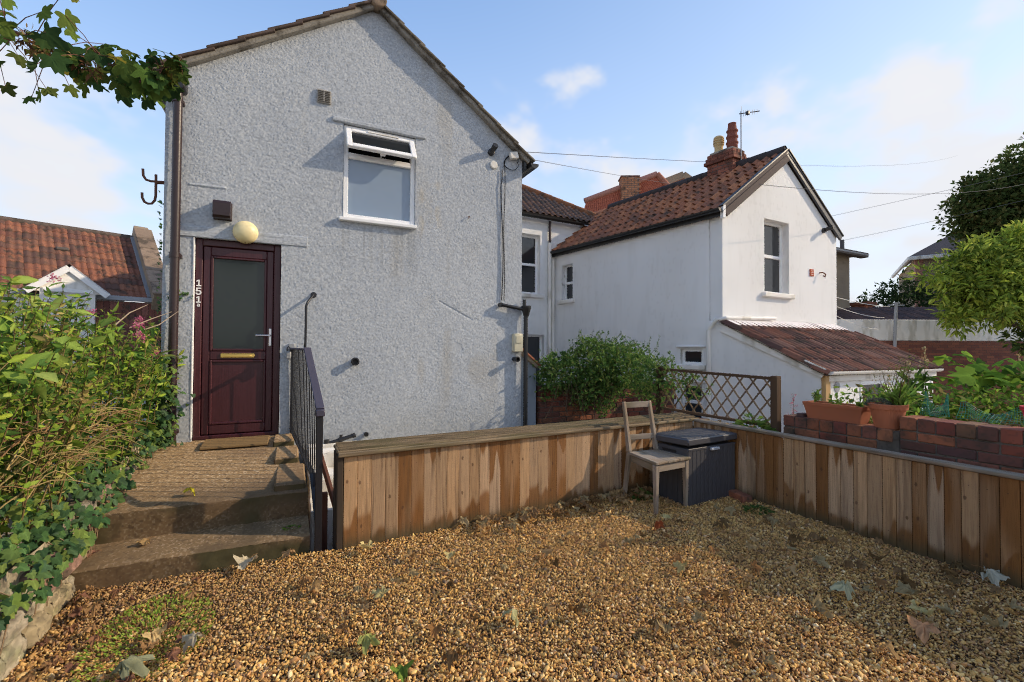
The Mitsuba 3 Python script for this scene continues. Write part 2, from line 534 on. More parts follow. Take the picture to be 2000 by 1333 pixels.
# concrete path up to the door and its two steps, edges worn and uneven
def path_z(x, y):
    z = np.interp(y, [-1.70, 0], [.365, .505]) + .010 * (meshkit.fbm(np.stack([x * 3, y * 3, x * 0], -1), 3) - .5)
    return z


def block(xs0, xs1, y0, y1, ztop, nx=60, ny=60, zbot=-.3, seed=0, rnd=.004):
    """a worn slab: top and front with a rounded, chipped front edge. x0/x1 may be functions of y"""
    ys = np.concatenate([np.linspace(y0, y0 + .06, 9), np.linspace(y0 + .09, y1, ny)])
    t = np.linspace(0, 1, nx)
    rows = []
    zt0 = ztop(np.array([.4]), np.array([y0]))[0]
    for zz in np.linspace(0, 1, 12)[:-1]:
        rows.append((y0 + .004, zz, True))
    for y in ys:
        rows.append((y, 1, False))
    V = []
    for y, zz, fr in rows:
        x = xs0(y) + (xs1(y) - xs0(y)) * t
        yy = np.full_like(x, y)
        zt = ztop(x, yy)
        z = zt if not fr else zbot + (ztop(x, np.full_like(x, y0)) - zbot) * zz
        chip = meshkit.fbm(np.stack([x * 7, z * 9, x * 0 + seed], -1), 4, seed) - .5
        chip2 = meshkit.fbm(np.stack([x * 30, z * 30, yy * 30], -1), 3, seed + 5) - .5
        if fr:
            yy = yy + .022 * chip + .014 * chip2 + rnd * max(0, (zz - .85) / .15) ** 2
        else:
            edge = np.clip(1 - (y - y0) / .05, 0, 1)
            yy = yy + edge * (.022 * chip + rnd)
            z = z - edge ** 2 * (.010 + .025 * np.abs(chip)) + .006 * chip2
        V.append(np.stack([x, yy, z], -1))
    V = np.array(V)
    n, m = V.shape[:2]
    i, j = np.meshgrid(np.arange(n - 1), np.arange(m - 1), indexing='ij')
    f = np.stack([i * m + j, i * m + j + 1, (i + 1) * m + j + 1, (i + 1) * m + j], -1).reshape(-1, 4)
    # right flank
    a = V[:, -1]
    b = a.copy()
    b[:, 2] = zbot - .6
    fl = np.vstack([a, b])
    k = np.arange(n - 1)
    ff = np.stack([k, k + n, k + n + 1, k + 1], -1)
    return MB().add(V.reshape(-1, 3), f).add(fl, ff)


L_ = lambda y: np.interp(y, [-2.1, 0], [-.27, -.32])
R_ = lambda y: np.interp(y, [-2.1, -1.7, 0], [1.045, 1.035, .905])
path = thing('garden_path', 'rough concrete path climbing to the maroon front door', 'path', kind='structure')
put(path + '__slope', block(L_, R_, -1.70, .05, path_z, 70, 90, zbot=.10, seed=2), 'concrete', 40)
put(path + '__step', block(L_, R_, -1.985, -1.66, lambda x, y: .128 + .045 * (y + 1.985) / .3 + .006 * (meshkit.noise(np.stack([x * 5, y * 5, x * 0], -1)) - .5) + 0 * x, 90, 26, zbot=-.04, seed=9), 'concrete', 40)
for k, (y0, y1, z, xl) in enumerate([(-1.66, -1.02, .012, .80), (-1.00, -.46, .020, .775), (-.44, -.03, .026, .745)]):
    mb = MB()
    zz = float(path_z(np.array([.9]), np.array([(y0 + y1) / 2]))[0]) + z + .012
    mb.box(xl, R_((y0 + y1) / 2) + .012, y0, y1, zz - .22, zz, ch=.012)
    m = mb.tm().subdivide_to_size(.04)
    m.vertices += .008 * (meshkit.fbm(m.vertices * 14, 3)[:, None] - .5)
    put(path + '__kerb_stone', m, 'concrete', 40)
put(path + '__doormat', bm(.13, .70, -.40, -.075, .490, .512, ch=.005, M=np.array([[1, 0, 0, 0], [0, 1, 0, 0], [0, .075, 1, .025], [0, 0, 0, 1.]])), 'door_mat', label='worn brown coir mat below the door')

# ------------------------------------------------------------------ the grey house
house = thing('grey_house', 'grey pebbledashed gable house with maroon front door and one upper window', 'house')
WX0, WX1 = -.26, 3.712
VERGE = lambda x: np.where(x < 1.76, 4.175 + (x + .26) * (5.47 - 4.175) / 2.02, 5.47 + (x - 1.76) * (4.045 - 5.47) / (3.712 - 1.76))
DOOR = (-.005, .785, .50, 2.58)
WIN = (1.41, 2.245, 2.925, 4.05)


def stucco_wall():
    st = .0074
    xs = np.unique(np.concatenate([np.arange(WX0, WX1, st), [WX1, DOOR[0], DOOR[1], WIN[0], WIN[1]]]))
    zs = np.unique(np.concatenate([np.arange(-1.15, .3, .06), np.arange(.3, 5.47, st), [DOOR[2], DOOR[3], WIN[2], WIN[3]]]))
    keep = np.concatenate([[True], np.diff(xs) > .002])
    for v in (DOOR[0], DOOR[1], WIN[0], WIN[1], WX1):
        keep[np.argmin(np.abs(xs - v))] = True
    xs = xs[keep]
    X, Z = np.meshgrid(xs, zs, indexing='ij')
    P = np.stack([X, Z, X * 0], -1)
    a = meshkit.noise(P * 80, 1)
    b = meshkit.noise(P * 135, 2)
    c = meshkit.noise(P * 17, 3)
    worm = 1 - np.abs(2 * meshkit.noise(P * 62 + 4.2, 5) - 1)
    h = .0034 * (a - .5) + .0022 * (worm - .5) + .0040 * (b - .5) + .0025 * (c - .5) + .014 * (meshkit.fbm(P * 1.6, 3, 8) - .5)
    # a patched round spot and smoothed margins round the lintels
    patch = np.clip(1 - np.hypot(X - 2.80, Z - 1.45) / .085, 0, 1)
    h = h * (1 - .7 * np.minimum(1, patch * 3)) - .004 * np.minimum(1, patch * 3)
    r1 = np.exp(-((Z - 3.106 - .02 * (X - .08)) / .010) ** 2) * ((X > -.06) & (X < .26)) * .010
    r2 = np.exp(-((Z - 1.965 + .5 * (X - 2.72)) / .010) ** 2) * ((X > 2.55) & (X < 3.0)) * .008
    h = h + r1 - r2
    Y = -h
    n, m = X.shape
    v = np.stack([X, Y, Z], -1).reshape(-1, 3)
    i, j = np.meshgrid(np.arange(n - 1), np.arange(m - 1), indexing='ij')
    cx, cz = (xs[:-1] + xs[1:])[:, None] / 2, (zs[:-1] + zs[1:])[None] / 2
    ok = cz < VERGE(cx) + .02
    for q in (DOOR, WIN):
        ok &= ~((cx > q[0]) & (cx < q[1]) & (cz > q[2]) & (cz < q[3]))
    ok[:, 0] &= True
    q = np.stack([i * m + j, (i + 1) * m + j, (i + 1) * m + j + 1, i * m + j + 1], -1)[ok]
    mm = trimesh.Trimesh(v, np.vstack([q[:, [0, 1, 2]], q[:, [0, 2, 3]]]), process=False)
    mm.remove_unreferenced_vertices()
    return mm


put(house + '__wall', stucco_wall(), 'stucco', True)
BACK = 5.2
mb = MB()      # flanks, back and the window and door reveals
for x, s in ((WX0, -1), (WX1, 1)):
    zt = float(VERGE(np.array(x)))
    mb.add([[x, 0, -1.15], [x, BACK, -1.15], [x, BACK, zt], [x, 0, zt]], [[0, 1, 2], [0, 2, 3]])
mb.add([[WX0, BACK, -1.15], [WX1, BACK, -1.15], [WX1, BACK, 4.045], [1.76, BACK, 5.47], [WX0, BACK, 4.175]], [[0, 1, 2], [0, 2, 3], [0, 3, 4]])
put(house + '__flank_wall', mb, 'stucco')
mb = MB()
for q in (DOOR, WIN):
    x0, x1, z0, z1 = q
    for a, b in (((x0, z0), (x0, z1)), ((x1, z0), (x1, z1)), ((x0, z1), (x1, z1)), ((x0, z0), (x1, z0))):
        mb.add([[a[0], -.004, a[1]], [b[0], -.004, b[1]], [b[0], .14, b[1]], [a[0], .14, a[1]]], [[0, 1, 2], [0, 2, 3]])
put(house + '__reveal', mb, 'stucco')
put(house + '__lit_reveal_strip', bm(DOOR[0] - .008, DOOR[0] + .004, -.006, .05, .53, 2.57, ch=.003), 'reveal_lit_white', label='white strip painted for the sunlit reveal down the left side of the door')  # sunlit left reveal, its brightness put into the strip colour
# long render hoods over door and window, broken at their ends
def hood(x0, x1, z0, z1, out):
    m = bm(x0, x1, -out, .02, z0, z1, ch=.008).subdivide_to_size(.045)
    m.vertices += .011 * (meshkit.fbm(m.vertices * 55, 3)[:, None] - .5) * [.4, 1, .7]
    return m


put(house + '__lintel', hood(-.13, 1.045, 2.572, 2.685, .012), 'stucco', 40)
put(house + '__lintel', hood(1.285, 2.365, 4.048, 4.100, .026), 'stucco', 40)

# roof: two slopes, verge tiles stepping up each side, mortar under them
def roof_frame(x0, z0, x1, z1):
    d = unit([x1 - x0, 0, z1 - z0])
    return np.array([x0, 0, z0]), d, unit(np.cross([0, -1., 0], d)) if d[0] > 0 else unit(np.cross(d, [0, -1., 0]))


mb = MB()
for (x0, z0, x1, z1) in ((-.40, 4.12, 1.76, 5.505), (3.82, 4.00, 1.76, 5.505)):
    o, d, nn = roof_frame(x0, z0, x1, z1)
    L = math.hypot(x1 - x0, z1 - z0)
    mb.add(*cbox(0, L, -.02, BACK + .1, .035, .065, .004, frame(o, d, [0, 1, 0], np.cross(d, [0, 1, 0]) * (1 if np.cross(d, [0, 1, 0])[2] > 0 else -1))))
put(house + '__roof', mb, 'roof_grey')
for side, (x0, z0, x1, z1) in enumerate(((-.40, 4.10, 1.76, 5.50), (3.80, 3.985, 1.76, 5.50))):
    d = unit([x1 - x0, 0, z1 - z0])
    up = np.array([-d[2], 0, d[0]])
    up = up if up[2] > 0 else -up
    L = math.hypot(x1 - x0, z1 - z0)
    n = 8
    for k in range(n):
        a, b = L * k / n - .03, L * (k + 1) / n + .035
        M = frame(np.array([x0, 0, z0]) + d * a, unit(d * 1.0 - up * .06), [0, 1, 0], unit(up + d * .06))
        m = trimesh.Trimesh(*cbox(0, b - a, -.115 - .012 * rng.random(), .26, .038, .066, .006, M), process=False).subdivide_to_size(.05)
        m.vertices += .010 * (meshkit.fbm(m.vertices * 22, 3, side)[:, None] - .5)
        col = np.array([.105, .075, .062]) * rng.uniform(.75, 1.25) if side == 0 else np.array([.17, .145, .11]) * rng.uniform(.8, 1.15)
        put(house + '__verge_tile', MB().mesh(m, col), 'brick', True)
    mor = trimesh.Trimesh(*cbox(0.02, L - .02, -.085, .0, -.022, .036, .008, frame([x0, 0, z0], d, [0, 1, 0], up)), process=False).subdivide_to_size(.12)
    mor.vertices += .016 * (meshkit.fbm(mor.vertices * 26, 3, 5 + side)[:, None] - .5)
    put(house + '__verge_mortar', MB().mesh(mor, (.27, .25, .215)), 'brick', True)
rid = trimesh.Trimesh(*tube([[1.76, -.14, 5.545], [1.76, -.10, 5.548], [1.76, .3, 5.545]], [.09, .105, .10], 14), process=False).subdivide()
rid.vertices += .012 * (meshkit.fbm(rid.vertices * 18, 3)[:, None] - .5)
put(house + '__ridge_tile', MB().mesh(rid, (.27, .20, .14)), 'brick', True)
put(house + '__ridge_tile', MB().add(*tube([[1.76, .3, 5.55], [1.76, BACK, 5.55]], .10, 12), c=(.22, .17, .13)), 'brick', True)
# eaves: gutters and the brown downpipe
def gutter(p, q, r=.055, sides=10):
    p, q = np.asarray(p, float), np.asarray(q, float)
    d = unit(q - p)
    a = unit(np.cross(d, [0, 0, 1.]))
    an = np.linspace(math.pi, 2 * math.pi, sides)
    out = np.array([a * math.cos(t) * r + np.array([0, 0, 1.]) * math.sin(t) * r for t in an])
    inn = out * .9
    prof = np.vstack([out, inn[::-1]])
    n = len(prof)
    v = np.vstack([prof + p, prof + q])
    k = np.arange(n)
    f = np.stack([k, (k + 1) % n, (k + 1) % n + n, k + n], 1)
    mb = MB().add(v, f)
    for e in (p, q):
        mb.add(np.vstack([out + e, [e]]), [[i, i + 1, sides] for i in range(sides - 1)])
    return mb


put(house + '__gutter', gutter([-.36, -.10, 4.10], [-.36, BACK, 4.10], .06), 'black_plastic')
put(house + '__gutter', gutter([3.835, -.14, 3.965], [3.835, BACK, 3.965], .062), 'black_plastic')
put(house + '__fascia', bm(3.716, 3.75, -.06, BACK, 3.89, 4.03, ch=.003), 'black_plastic')
put(house + '__fascia', bm(-.33, -.27, -.05, BACK, 3.99, 4.13, ch=.003), 'black_plastic')
dp = put(house + '__downpipe', MB().add(*tube([[-.150, -.075, .53], [-.146, -.075, 4.02]], .040, 16)), 'brown_pipe', 50)
for z in (.62, 2.36, 3.9):
    put(dp + '__clip', MB().add(*tube([[-.149, -.075, z - .025], [-.149, -.075, z + .025]], .047, 16)).box(-.20, -.10, -.05, .0, z - .02, z + .02, ch=.003), 'brown_pipe', 50)
put(dp + '__hopper', MB().box(-.22, -.075, -.15, -.01, 3.98, 4.12, ch=.02).add(*tube([[-.15, -.08, 3.99], [-.20, -.08, 4.08], [-.34, -.08, 4.09]], .05, 12)), 'black_plastic', 40)

# the door
dr_ = house + '__door'
put(dr_, MB().box(.0, .062, .05, .11, .515, 2.575, ch=.006).box(.716, .782, .05, .11, .515, 2.575, ch=.006).box(.062, .716, .05, .11, 2.505, 2.575, ch=.006)
    .box(.0, .782, .045, .12, .505, .545, ch=.006), 'maroon_plastic', 40)
lf = MB()
lf.box(.066, .135, .062, .11, .552, 2.50, ch=.008).box(.645, .712, .062, .11, .552, 2.50, ch=.008)
lf.box(.135, .645, .062, .11, 2.405, 2.50, ch=.008).box(.135, .645, .062, .11, 1.322, 1.418, ch=.008).box(.135, .645, .062, .11, .552, .652, ch=.008)
put(dr_ + '__leaf', lf, 'maroon_plastic', 40)
bead = MB()
for (x0, x1, z0, z1) in ((.135, .645, .652, 1.322), (.135, .645, 1.418, 2.405)):
    w = .022
    bead.box(x0, x0 + w, .055, .085, z0, z1, ch=.007).box(x1 - w, x1, .055, .085, z0, z1, ch=.007).box(x0 + w, x1 - w, .055, .085, z0, z0 + w, ch=.007).box(x0 + w, x1 - w, .055, .085, z1 - w, z1, ch=.007)
put(dr_ + '__beading', bead, 'maroon_plastic', 40)
put(dr_ + '__lower_panel', bm(.15, .63, .078, .10, .66, 1.31, ch=.004), 'maroon_plastic', 40)
put(dr_ + '__pane', bm(.15, .63, .080, .10, 1.43, 2.395, ch=.002), 'frosted_glass', 40, label='dark frosted glass pane')
put(dr_ + '__letter_box', MB().box(.232, .540, .048, .07, 1.347, 1.392, ch=.004).box(.262, .510, .042, .055, 1.356, 1.383, ch=.004), 'brass', 40, label='brass letter plate')
put(dr_ + '__handle', MB().box(.672, .700, .046, .066, 1.47, 1.66, ch=.008).add(*tube([[.686, .05, 1.585], [.686, .012, 1.585], [.675, .005, 1.585], [.55, .008, 1.583]], .0095, 10)).add(*tube([[.686, .05, 1.505], [.686, .036, 1.505]], .011, 12)), 'chrome', 40)
num = MB()
for ch_, z, h in (('1', 2.082, .062), ('5', 1.993, .070), ('1', 1.912, .062), ('a', 1.872, .036)):
    m = meshkit.text_mesh(ch_, h, .006, bold=True)
    w = m.bounds[1][0] + m.bounds[0][0]
    m.apply_transform(frame([.033 - w / 2, .0485, z], [1, 0, 0], [0, 0, 1], [0, -1, 0]))
    num.mesh(m)
put(dr_ + '__number', num, 'white_plastic', label='white house number 151 read downwards')

# the upper window with its top sash pushed open
wn = house + '__window'
fx0, fx1, fz0, fz1 = WIN
put(wn, MB().box(fx0 + .002, fx0 + .055, .02, .09, fz0 + .03, fz1 - .01, ch=.005).box(fx1 - .055, fx1 - .002, .02, .09, fz0 + .03, fz1 - .01, ch=.005)
    .box(fx0 + .055, fx1 - .055, .02, .09, fz1 - .055, fz1 - .01, ch=.005).box(fx0 + .055, fx1 - .055, .02, .09, fz0 + .03, fz0 + .085, ch=.005)
    .box(fx0 + .055, fx1 - .055, .018, .09, 3.665, 3.73, ch=.006), 'white_plastic', 40)
put(wn + '__sill', bm(fx0 - .045, fx1 + .012, -.058, .09, fz0 - .012, fz0 + .028, ch=.006), 'white_plastic', 40)
put(wn + '__pane', MB().box(fx0 + .055, fx1 - .055, .052, .056, fz0 + .085, 3.665, ch=.001), 'painted_sky_glass')  # blue-grey sky reflection is painted into the pane colour
put(wn + '__back', MB().box(fx0, fx1, .30, .31, fz0, fz1 + .01, ch=.001), 'dark_room')
SA = math.radians(33)
Ms = frame([fx0 + .022, .012, 4.018], [1, 0, 0], [0, math.cos(SA), -math.sin(SA)], [0, math.sin(SA), math.cos(SA)])
W, H = fx1 - fx0 - .044, .335
sash = MB()
for a in ((0, .06, 0, .045, -H, 0), (W - .06, W, 0, .045, -H, 0), (.06, W - .06, 0, .045, -.055, 0), (.06, W - .06, 0, .045, -H, -H + .06)):
    sash.add(*cbox(*a, .006, Ms))
va = put(wn + '__vent_sash', sash, 'white_plastic', 40, label='small top sash pushed open')
put(wn + '__vent_pane', MB().add(*cbox(.06, W - .06, .02, .026, -H + .06, -.055, .001, Ms)), 'window_glass')
put(wn + '__trickle_vent', MB().add(*cbox(.24, .60, -.014, 0, -.040, -.018, .003, Ms)), 'old_white', 40)
put(wn + '__catch', MB().add(*cbox(.37, .43, .045, .075, -H + .005, -H + .03, .004, Ms)).add(*bar([fx0 + .42, .03, 3.73], [fx0 + .42, -.10, 3.74], .012, .006)), 'white_plastic', 40)
# fittings on the wall
av = put(house + '__air_vent', MB().box(1.118, 1.268, -.020, .0, 4.222, 4.372, ch=.004).box(1.186, 1.200, -.030, -.018, 4.232, 4.362, ch=.002), 'vent_grey', 40)
sl = MB()
for k in range(7):
    sl.add(*bar([1.128, -.026, 4.236 + .019 * k], [1.258, -.026, 4.240 + .019 * k], .014, .007, up=(0, -.7, .7)))
put(av + '__slat', sl, 'grille_dark', 40)
put(house + '__extractor_hood', MB().add(np.array([[.163, -.10, 2.775], [.318, -.10, 2.775], [.318, -.115, 2.80], [.163, -.115, 2.80], [.163, -.115, 2.925], [.318, -.115, 2.925], [.163, -.10, 2.95], [.318, -.10, 2.95], [.163, 0, 2.775], [.318, 0, 2.775], [.163, 0, 2.95], [.318, 0, 2.95]]),
    [[0, 1, 2], [0, 2, 3], [3, 2, 5], [3, 5, 4], [4, 5, 7], [4, 7, 6], [6, 7, 11], [6, 11, 10], [8, 9, 1], [8, 1, 0], [0, 3, 8], [3, 4, 8], [4, 6, 8], [6, 10, 8], [1, 9, 2], [2, 9, 5], [5, 9, 7], [7, 9, 11]])
    .box(.158, .323, -.018, -.002, 2.77, 2.955, ch=.003).box(.170, .311, -.119, -.110, 2.795, 2.83, ch=.002), 'brown_pipe', label='dark brown plastic extractor hood')
lp = put(house + '__wall_lamp', lathe([(0, .085), (.05, .080), (.085, .064), (.107, .036), (.116, .012), (.118, 0), (.118, -.02)], frame([.447, -.022, 2.668], [1, 0, 0], [0, 0, 1], [0, -1, 0]), 32), 'lamp_cream', 60, label='round cream bulkhead lamp above the door')
sc = MB()
for dx, dz in ((-.09, -.06), (.09, -.045), (0, -.109)):
    sc.mesh(lathe([(0, .03), (.006, .03), (.008, 0)], frame([.447 + dx, -.02, 2.668 + dz], [1, 0, 0], [0, 0, 1], [0, -1, 0]), 8))
put(lp + '__screw', sc, 'rust')
def pipe_end(x, z, L, r, key):
    M = frame([x, .004, z], [1, 0, 0], [0, 0, 1], [0, -1, 0])
    put(key, MB().mesh(lathe([(r, 0), (r, L), (r * .78, L), (r * .78, L - .07), (0, L - .07)], M, 20)).mesh(lathe([(r, L - .03), (r * 1.22, L - .028), (r * 1.22, L - .002), (r, L)], M, 20)), 'black_plastic', 40)


pipe_end(1.555, 1.30, .085, .038, house + '__waste_pipe')
pipe_end(3.600, 1.318, .13, .030, house + '__waste_pipe')
M = frame([3.245, -.002, 4.055], [1, 0, 0], [0, 0, 1], [0, -1, 0])
put(house + '__floodlight', MB().mesh(lathe([(.045, 0), (.045, .04), (.03, .05), (0, .05)], M, 18)).add(*tube([[3.245, -.04, 4.055], [3.25, -.085, 4.075], [3.258, -.14, 4.105]], [.03, .036, .04], 14)).add(*tube([[3.25, -.09, 4.08], [3.275, -.10, 4.12]], .032, 12)), 'black_plastic', 40)
put(house + '__blanking_cap', lathe([(0, .02), (.045, .02), (.052, .012), (.052, 0)], frame([3.285, -.008, 3.895], [1, 0, 0], [0, 0, 1], [0, -1, 0]), 20), 'old_white', 40)
put(house + '__junction_box', MB().add(*cbox(-.06, .06, -.05, .01, -.045, .045, .008, frame([3.56, -.03, 4.055], unit([1, 0, .25]), [0, 1, 0], unit([-.25, 0, 1])))), 'old_white', 40)
cb = MB()
t = np.linspace(0, 1, 16)
cb.add(*tube(np.stack([3.405 + .02 * np.sin(t * 5) * (t < .9) - .04 * t * 0, -.02 + 0 * t, 2.1 + 1.75 * t], -1), .006, 5))
cb.add(*tube(np.stack([3.44 + .008 * np.sin(t * 9), -.02 + 0 * t, 2.1 + 1.80 * t], -1), .005, 5))
ang = np.linspace(-.3, 6.6, 30)
cb.add(*tube(np.stack([3.535 + .10 * np.cos(ang) * (1 + .1 * np.sin(ang * 2)), -.025 - .01 * np.sin(ang * 1.3), 3.965 + .075 * np.sin(ang) + .03 * np.cos(ang * .5)], -1), .005, 5))
cb.add(*tube([[3.43, -.02, 3.89], [3.45, -.02, 3.99], [3.53, -.03, 4.08], [3.64, -.06, 4.09]], .005, 5))
put(house + '__cable', cb, 'cable')
put(house + '__soil_pipe', MB().add(*tube([[1.24, -.10, .385], [1.55, -.075, .462]], .022, 12)).add(*tube([[1.26, -.10, .372], [1.26, -.10, .44]], .03, 12)).add(*tube([[1.41, -.088, .40], [1.41, -.088, .48]], .018, 10)).add(*tube([[1.39, -.09, .422], [1.43, -.086, .434]], .028, 12))
    .add(*tube([[1.69, -.0, .455], [1.69, -.05, .455]], .025, 12)).add(*tube([[1.535, -.08, .457], [1.56, -.073, .464]], .028, 12)), 'black_plastic', 40)
put(house + '__waste_branch', MB().add(*tube([[3.385, -.03, 2.035], [3.40, -.07, 2.032], [3.70, -.075, 1.99]], .024, 12)).add(*tube([[3.38, -.02, 2.035], [3.38, -.07, 2.035]], .032, 12)).mesh(lathe([(0, -.09), (.035, -.09), (.055, -.02), (.068, .02), (.068, .05), (.05, .05), (0, .04)], at(3.745, -.075, 1.985), 16))
    .add(*tube([[3.725, -.06, 2.0], [3.725, -.06, 2.12]], .024, 12)), 'black_plastic', 40, label='black waste pipe with hopper at the right corner')
put(house + '__downpipe', MB().add(*tube([[3.742, -.07, -1.1], [3.742, -.07, 1.92]], .030, 14)), 'black_plastic', 40)
cb = put(house + '__meter_box', MB().box(3.565, 3.70, -.085, .0, 1.415, 1.66, ch=.008).box(3.590, 3.675, -.093, -.08, 1.53, 1.63, ch=.006), 'old_cream', 40, label='stained cream meter box near the right corner')
put(house + '__broken_hook', MB().add(*tube([[2.94, -.005, 3.165], [2.94, -.03, 3.16], [2.93, -.03, 3.13]], .006, 6)), 'rust')
# old iron double hook on the left flank, and the grab rail by the door
hk = MB()
hk.add(*tube([[-.26, .15, 3.13], [-.33, .15, 3.125], [-.36, .15, 3.12]], .018, 8))
hk.add(*tube([[-.36, .15, 3.20], [-.36, .15, 2.98], [-.365, .15, 2.94], [-.39, .15, 2.90], [-.42, .15, 2.895], [-.45, .15, 2.91], [-.468, .15, 2.95], [-.47, .15, 3.0]], .012, 8))
hk.add(*tube([[-.36, .15, 3.13], [-.40, .15, 3.125], [-.44, .15, 3.135], [-.462, .15, 3.17], [-.468, .15, 3.24]], .012, 8))
hk.box(-.275, -.262, .10, .20, 3.06, 3.20, ch=.004)
put(house + '__iron_hook', hk, 'rust', 40, label='rusty double hook on the left flank')
# ------------------------------------------------------------------ railing and grab rail
gr = thing('grab_rail', 'thin black grab rail bent out from the wall right of the door', 'handrail')
put(gr + '__tube', MB().add(*tube([[1.112, .0, 2.045], [1.108, -.02, 2.042], [1.05, -.10, 1.95], [1.036, -.115, 1.91], [1.033, -.115, 1.50], [1.03, -.11, 1.46]], .013, 10)), 'black_paint', 40)
put(gr + '__plate', MB().mesh(lathe([(0, .012), (.03, .012), (.034, 0)], frame([1.112, .002, 2.045], [1, 0, 0], [0, 0, 1], [0, -1, 0]), 16)), 'black_paint', 40)
rl = thing('garden_railing', 'black barred railing with sloping flat handrail beside the path', 'railing')
RX = lambda y: 1.095 + (.905 - 1.095) * (y + 1.98) / 1.93
RTOP = lambda y: np.interp(y, [-2.0, -1.30, 0], [1.035, 1.445, 1.45])
RBOT = lambda y: np.interp(y, [-2.0, -1.70, 0], [.14, .475, .585])
pts = [(-.03, RTOP(-.03)), (-1.28, RTOP(-1.28)), (-2.00, RTOP(-2.0))]
hr = MB()
hr.add(*bar([RX(-.03), -.03, 1.445], [RX(-1.29), -1.29, 1.440], .056, .016, .003))
hr.add(*bar([RX(-1.27), -1.27, 1.452], [RX(-2.02), -2.02, 1.020], .056, .016, .003))
hr.box(RX(-2.02) - .03, RX(-2.02) + .03, -2.045, -1.985, .965, 1.015, ch=.006)
put(rl + '__handrail', hr, 'rail_sky_sheen', 40)
put(rl + '__bottom_rail', MB().add(*bar([RX(-.03), -.03, RBOT(-.03)], [RX(-1.68), -1.68, RBOT(-1.68)], .04, .012)).add(*bar([RX(-1.68), -1.68, RBOT(-1.68)], [RX(-1.98), -1.98, RBOT(-1.98)], .04, .012)), 'black_paint', 40)
put(rl + '__post', bm(RX(-1.99) - .023, RX(-1.99) + .023, -2.015, -1.965, -.1, 1.02, ch=.004), 'black_paint', 40)
put(rl + '__post', bm(RX(-.03) - .012, RX(-.03) + .012, -.04, -.012, .5, 1.445, ch=.003), 'black_paint', 40)
y = -.13
while y > -1.93:
    put(rl + '__bar', bm(RX(y) - .0046, RX(y) + .0046, y - .0046, y + .0046, RBOT(y), RTOP(y) - .008, ch=.002), 'black_paint', 40)
    y -= .102
put(rl + '__wall_bracket', MB().box(RX(0) - .035, RX(0) + .035, -.022, .004, 1.40, 1.50, ch=.006).add(*tube([[RX(0), -.02, 1.445], [RX(0), -.07, 1.445]], .012, 8)), 'grey_metal', 40)
kl = thing('key_lock', 'small grey combination key lock hanging on the railing end by the door', 'padlock')
put(kl + '__body', MB().box(.845, .895, -.085, -.045, 1.335, 1.415, ch=.01).box(.855, .885, -.09, -.083, 1.375, 1.395, ch=.003), 'grey_metal', 40)
put(kl + '__shackle', MB().add(*tube([[.855, -.065, 1.41], [.855, -.065, 1.45], [.87, -.065, 1.468], [.885, -.065, 1.45], [.885, -.065, 1.41]], .006, 8)), 'black_paint', 40)
# ------------------------------------------------------------------ timber walls round the gravel
def board(o, d, n, w, h, idx, tilt=.065, th=.014, z0=-.03):
    """an upright feather-edged board: o its foot, d along the wall, n outwards"""
    d2 = unit(d * math.cos(tilt) + n * math.sin(tilt))
    n2 = unit(n * math.cos(tilt) - d * math.sin(tilt))
    M = frame(np.asarray(o) + [0, 0, z0], d2, n2, [0, 0, 1])
    v, f = cbox(0, w, -th, 0, 0, h - z0, .0025, M)
    loc = (v - M[:3, 3]) @ M[:3, :3]
    u = np.stack([idx + np.clip((loc[:, 0] + .004 + .5 * (loc[:, 1] + th)) / .2, .005, .99), loc[:, 2] + z0], -1)
    return MB().add(v, f, u=u)


def plank(p, q, w, t, idx, up=(0, 0, 1), ch=.003, bsdf=None):
    v, f = bar(p, q, w, t, ch, up)
    p = np.asarray(p, float)
    d = unit(np.asarray(q, float) - p)
    a = np.cross(d, up)
    a = unit(a)
    L = (v - p) @ d
    u = np.stack([idx + np.clip(.5 + ((v - p) @ a + .5 * ((v - p) @ np.cross(a, d))) / .2, .01, .98), L], -1)
    return MB().add(v, f, u=u)


lw = thing('timber_wall', 'low timber wall of upright boards with a grooved decking ledge, left of the chair', 'fence')
A0, A1 = np.array([1.262, -2.022, 0]), np.array([4.955, -1.800, 0])
d = unit(A1 - A0)
n = np.array([d[1], -d[0], 0])
L = np.linalg.norm(A1 - A0)
s, k = 0., 0
while s < L - .02:
    w = float(np.clip(rng.normal(.0985, .004), .085, .115))
    o = A0 + d * s + n * rng.uniform(-.001, .002)
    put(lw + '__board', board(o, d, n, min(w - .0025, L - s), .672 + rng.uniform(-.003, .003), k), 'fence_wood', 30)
    s += w
    k += 1
put(lw + '__core', MB().add(*bar(A0 - n * .085 + [-.0, 0, .30], A1 - n * .085 + [0, 0, .30], .12, .66)), 'dark_wood')
for j, (off, z, w, t) in enumerate([(.022, .680, .034, .030), (-.036, .694, .066, .026), (-.112, .701, .070, .026), (-.184, .706, .060, .026)]):
    put(lw + '__ledge_board', plank(A0 + d * -.045 + n * off + [0, 0, z], A1 + d * .06 + n * off + [0, 0, z], w, t, 60 + j, ch=.006), 'ledge_wood', 30)
gm = MB()
for off in np.arange(-.210, -.006, .0245):
    zt_ = .7095 - .09 * (off + .036)
    gm.add(*bar(A0 + d * -.03 + n * off + [0, 0, zt_], A1 + d * .04 + n * off + [0, 0, zt_], .0125, .009, .002))
put(lw + '__decking_rib', MB().add(np.vstack(gm.v), np.vstack(gm.f), u=np.stack([70.5 + .4 * np.sin(np.vstack(gm.v)[:, 1] * 40), np.vstack(gm.v)[:, 0]], -1)), 'ledge_wood', 30, kind='stuff')
put(lw + '__end_post', MB().box(1.215, 1.256, -2.035, -1.96, -.05, .67, ch=.004), 'dark_wood', 30)
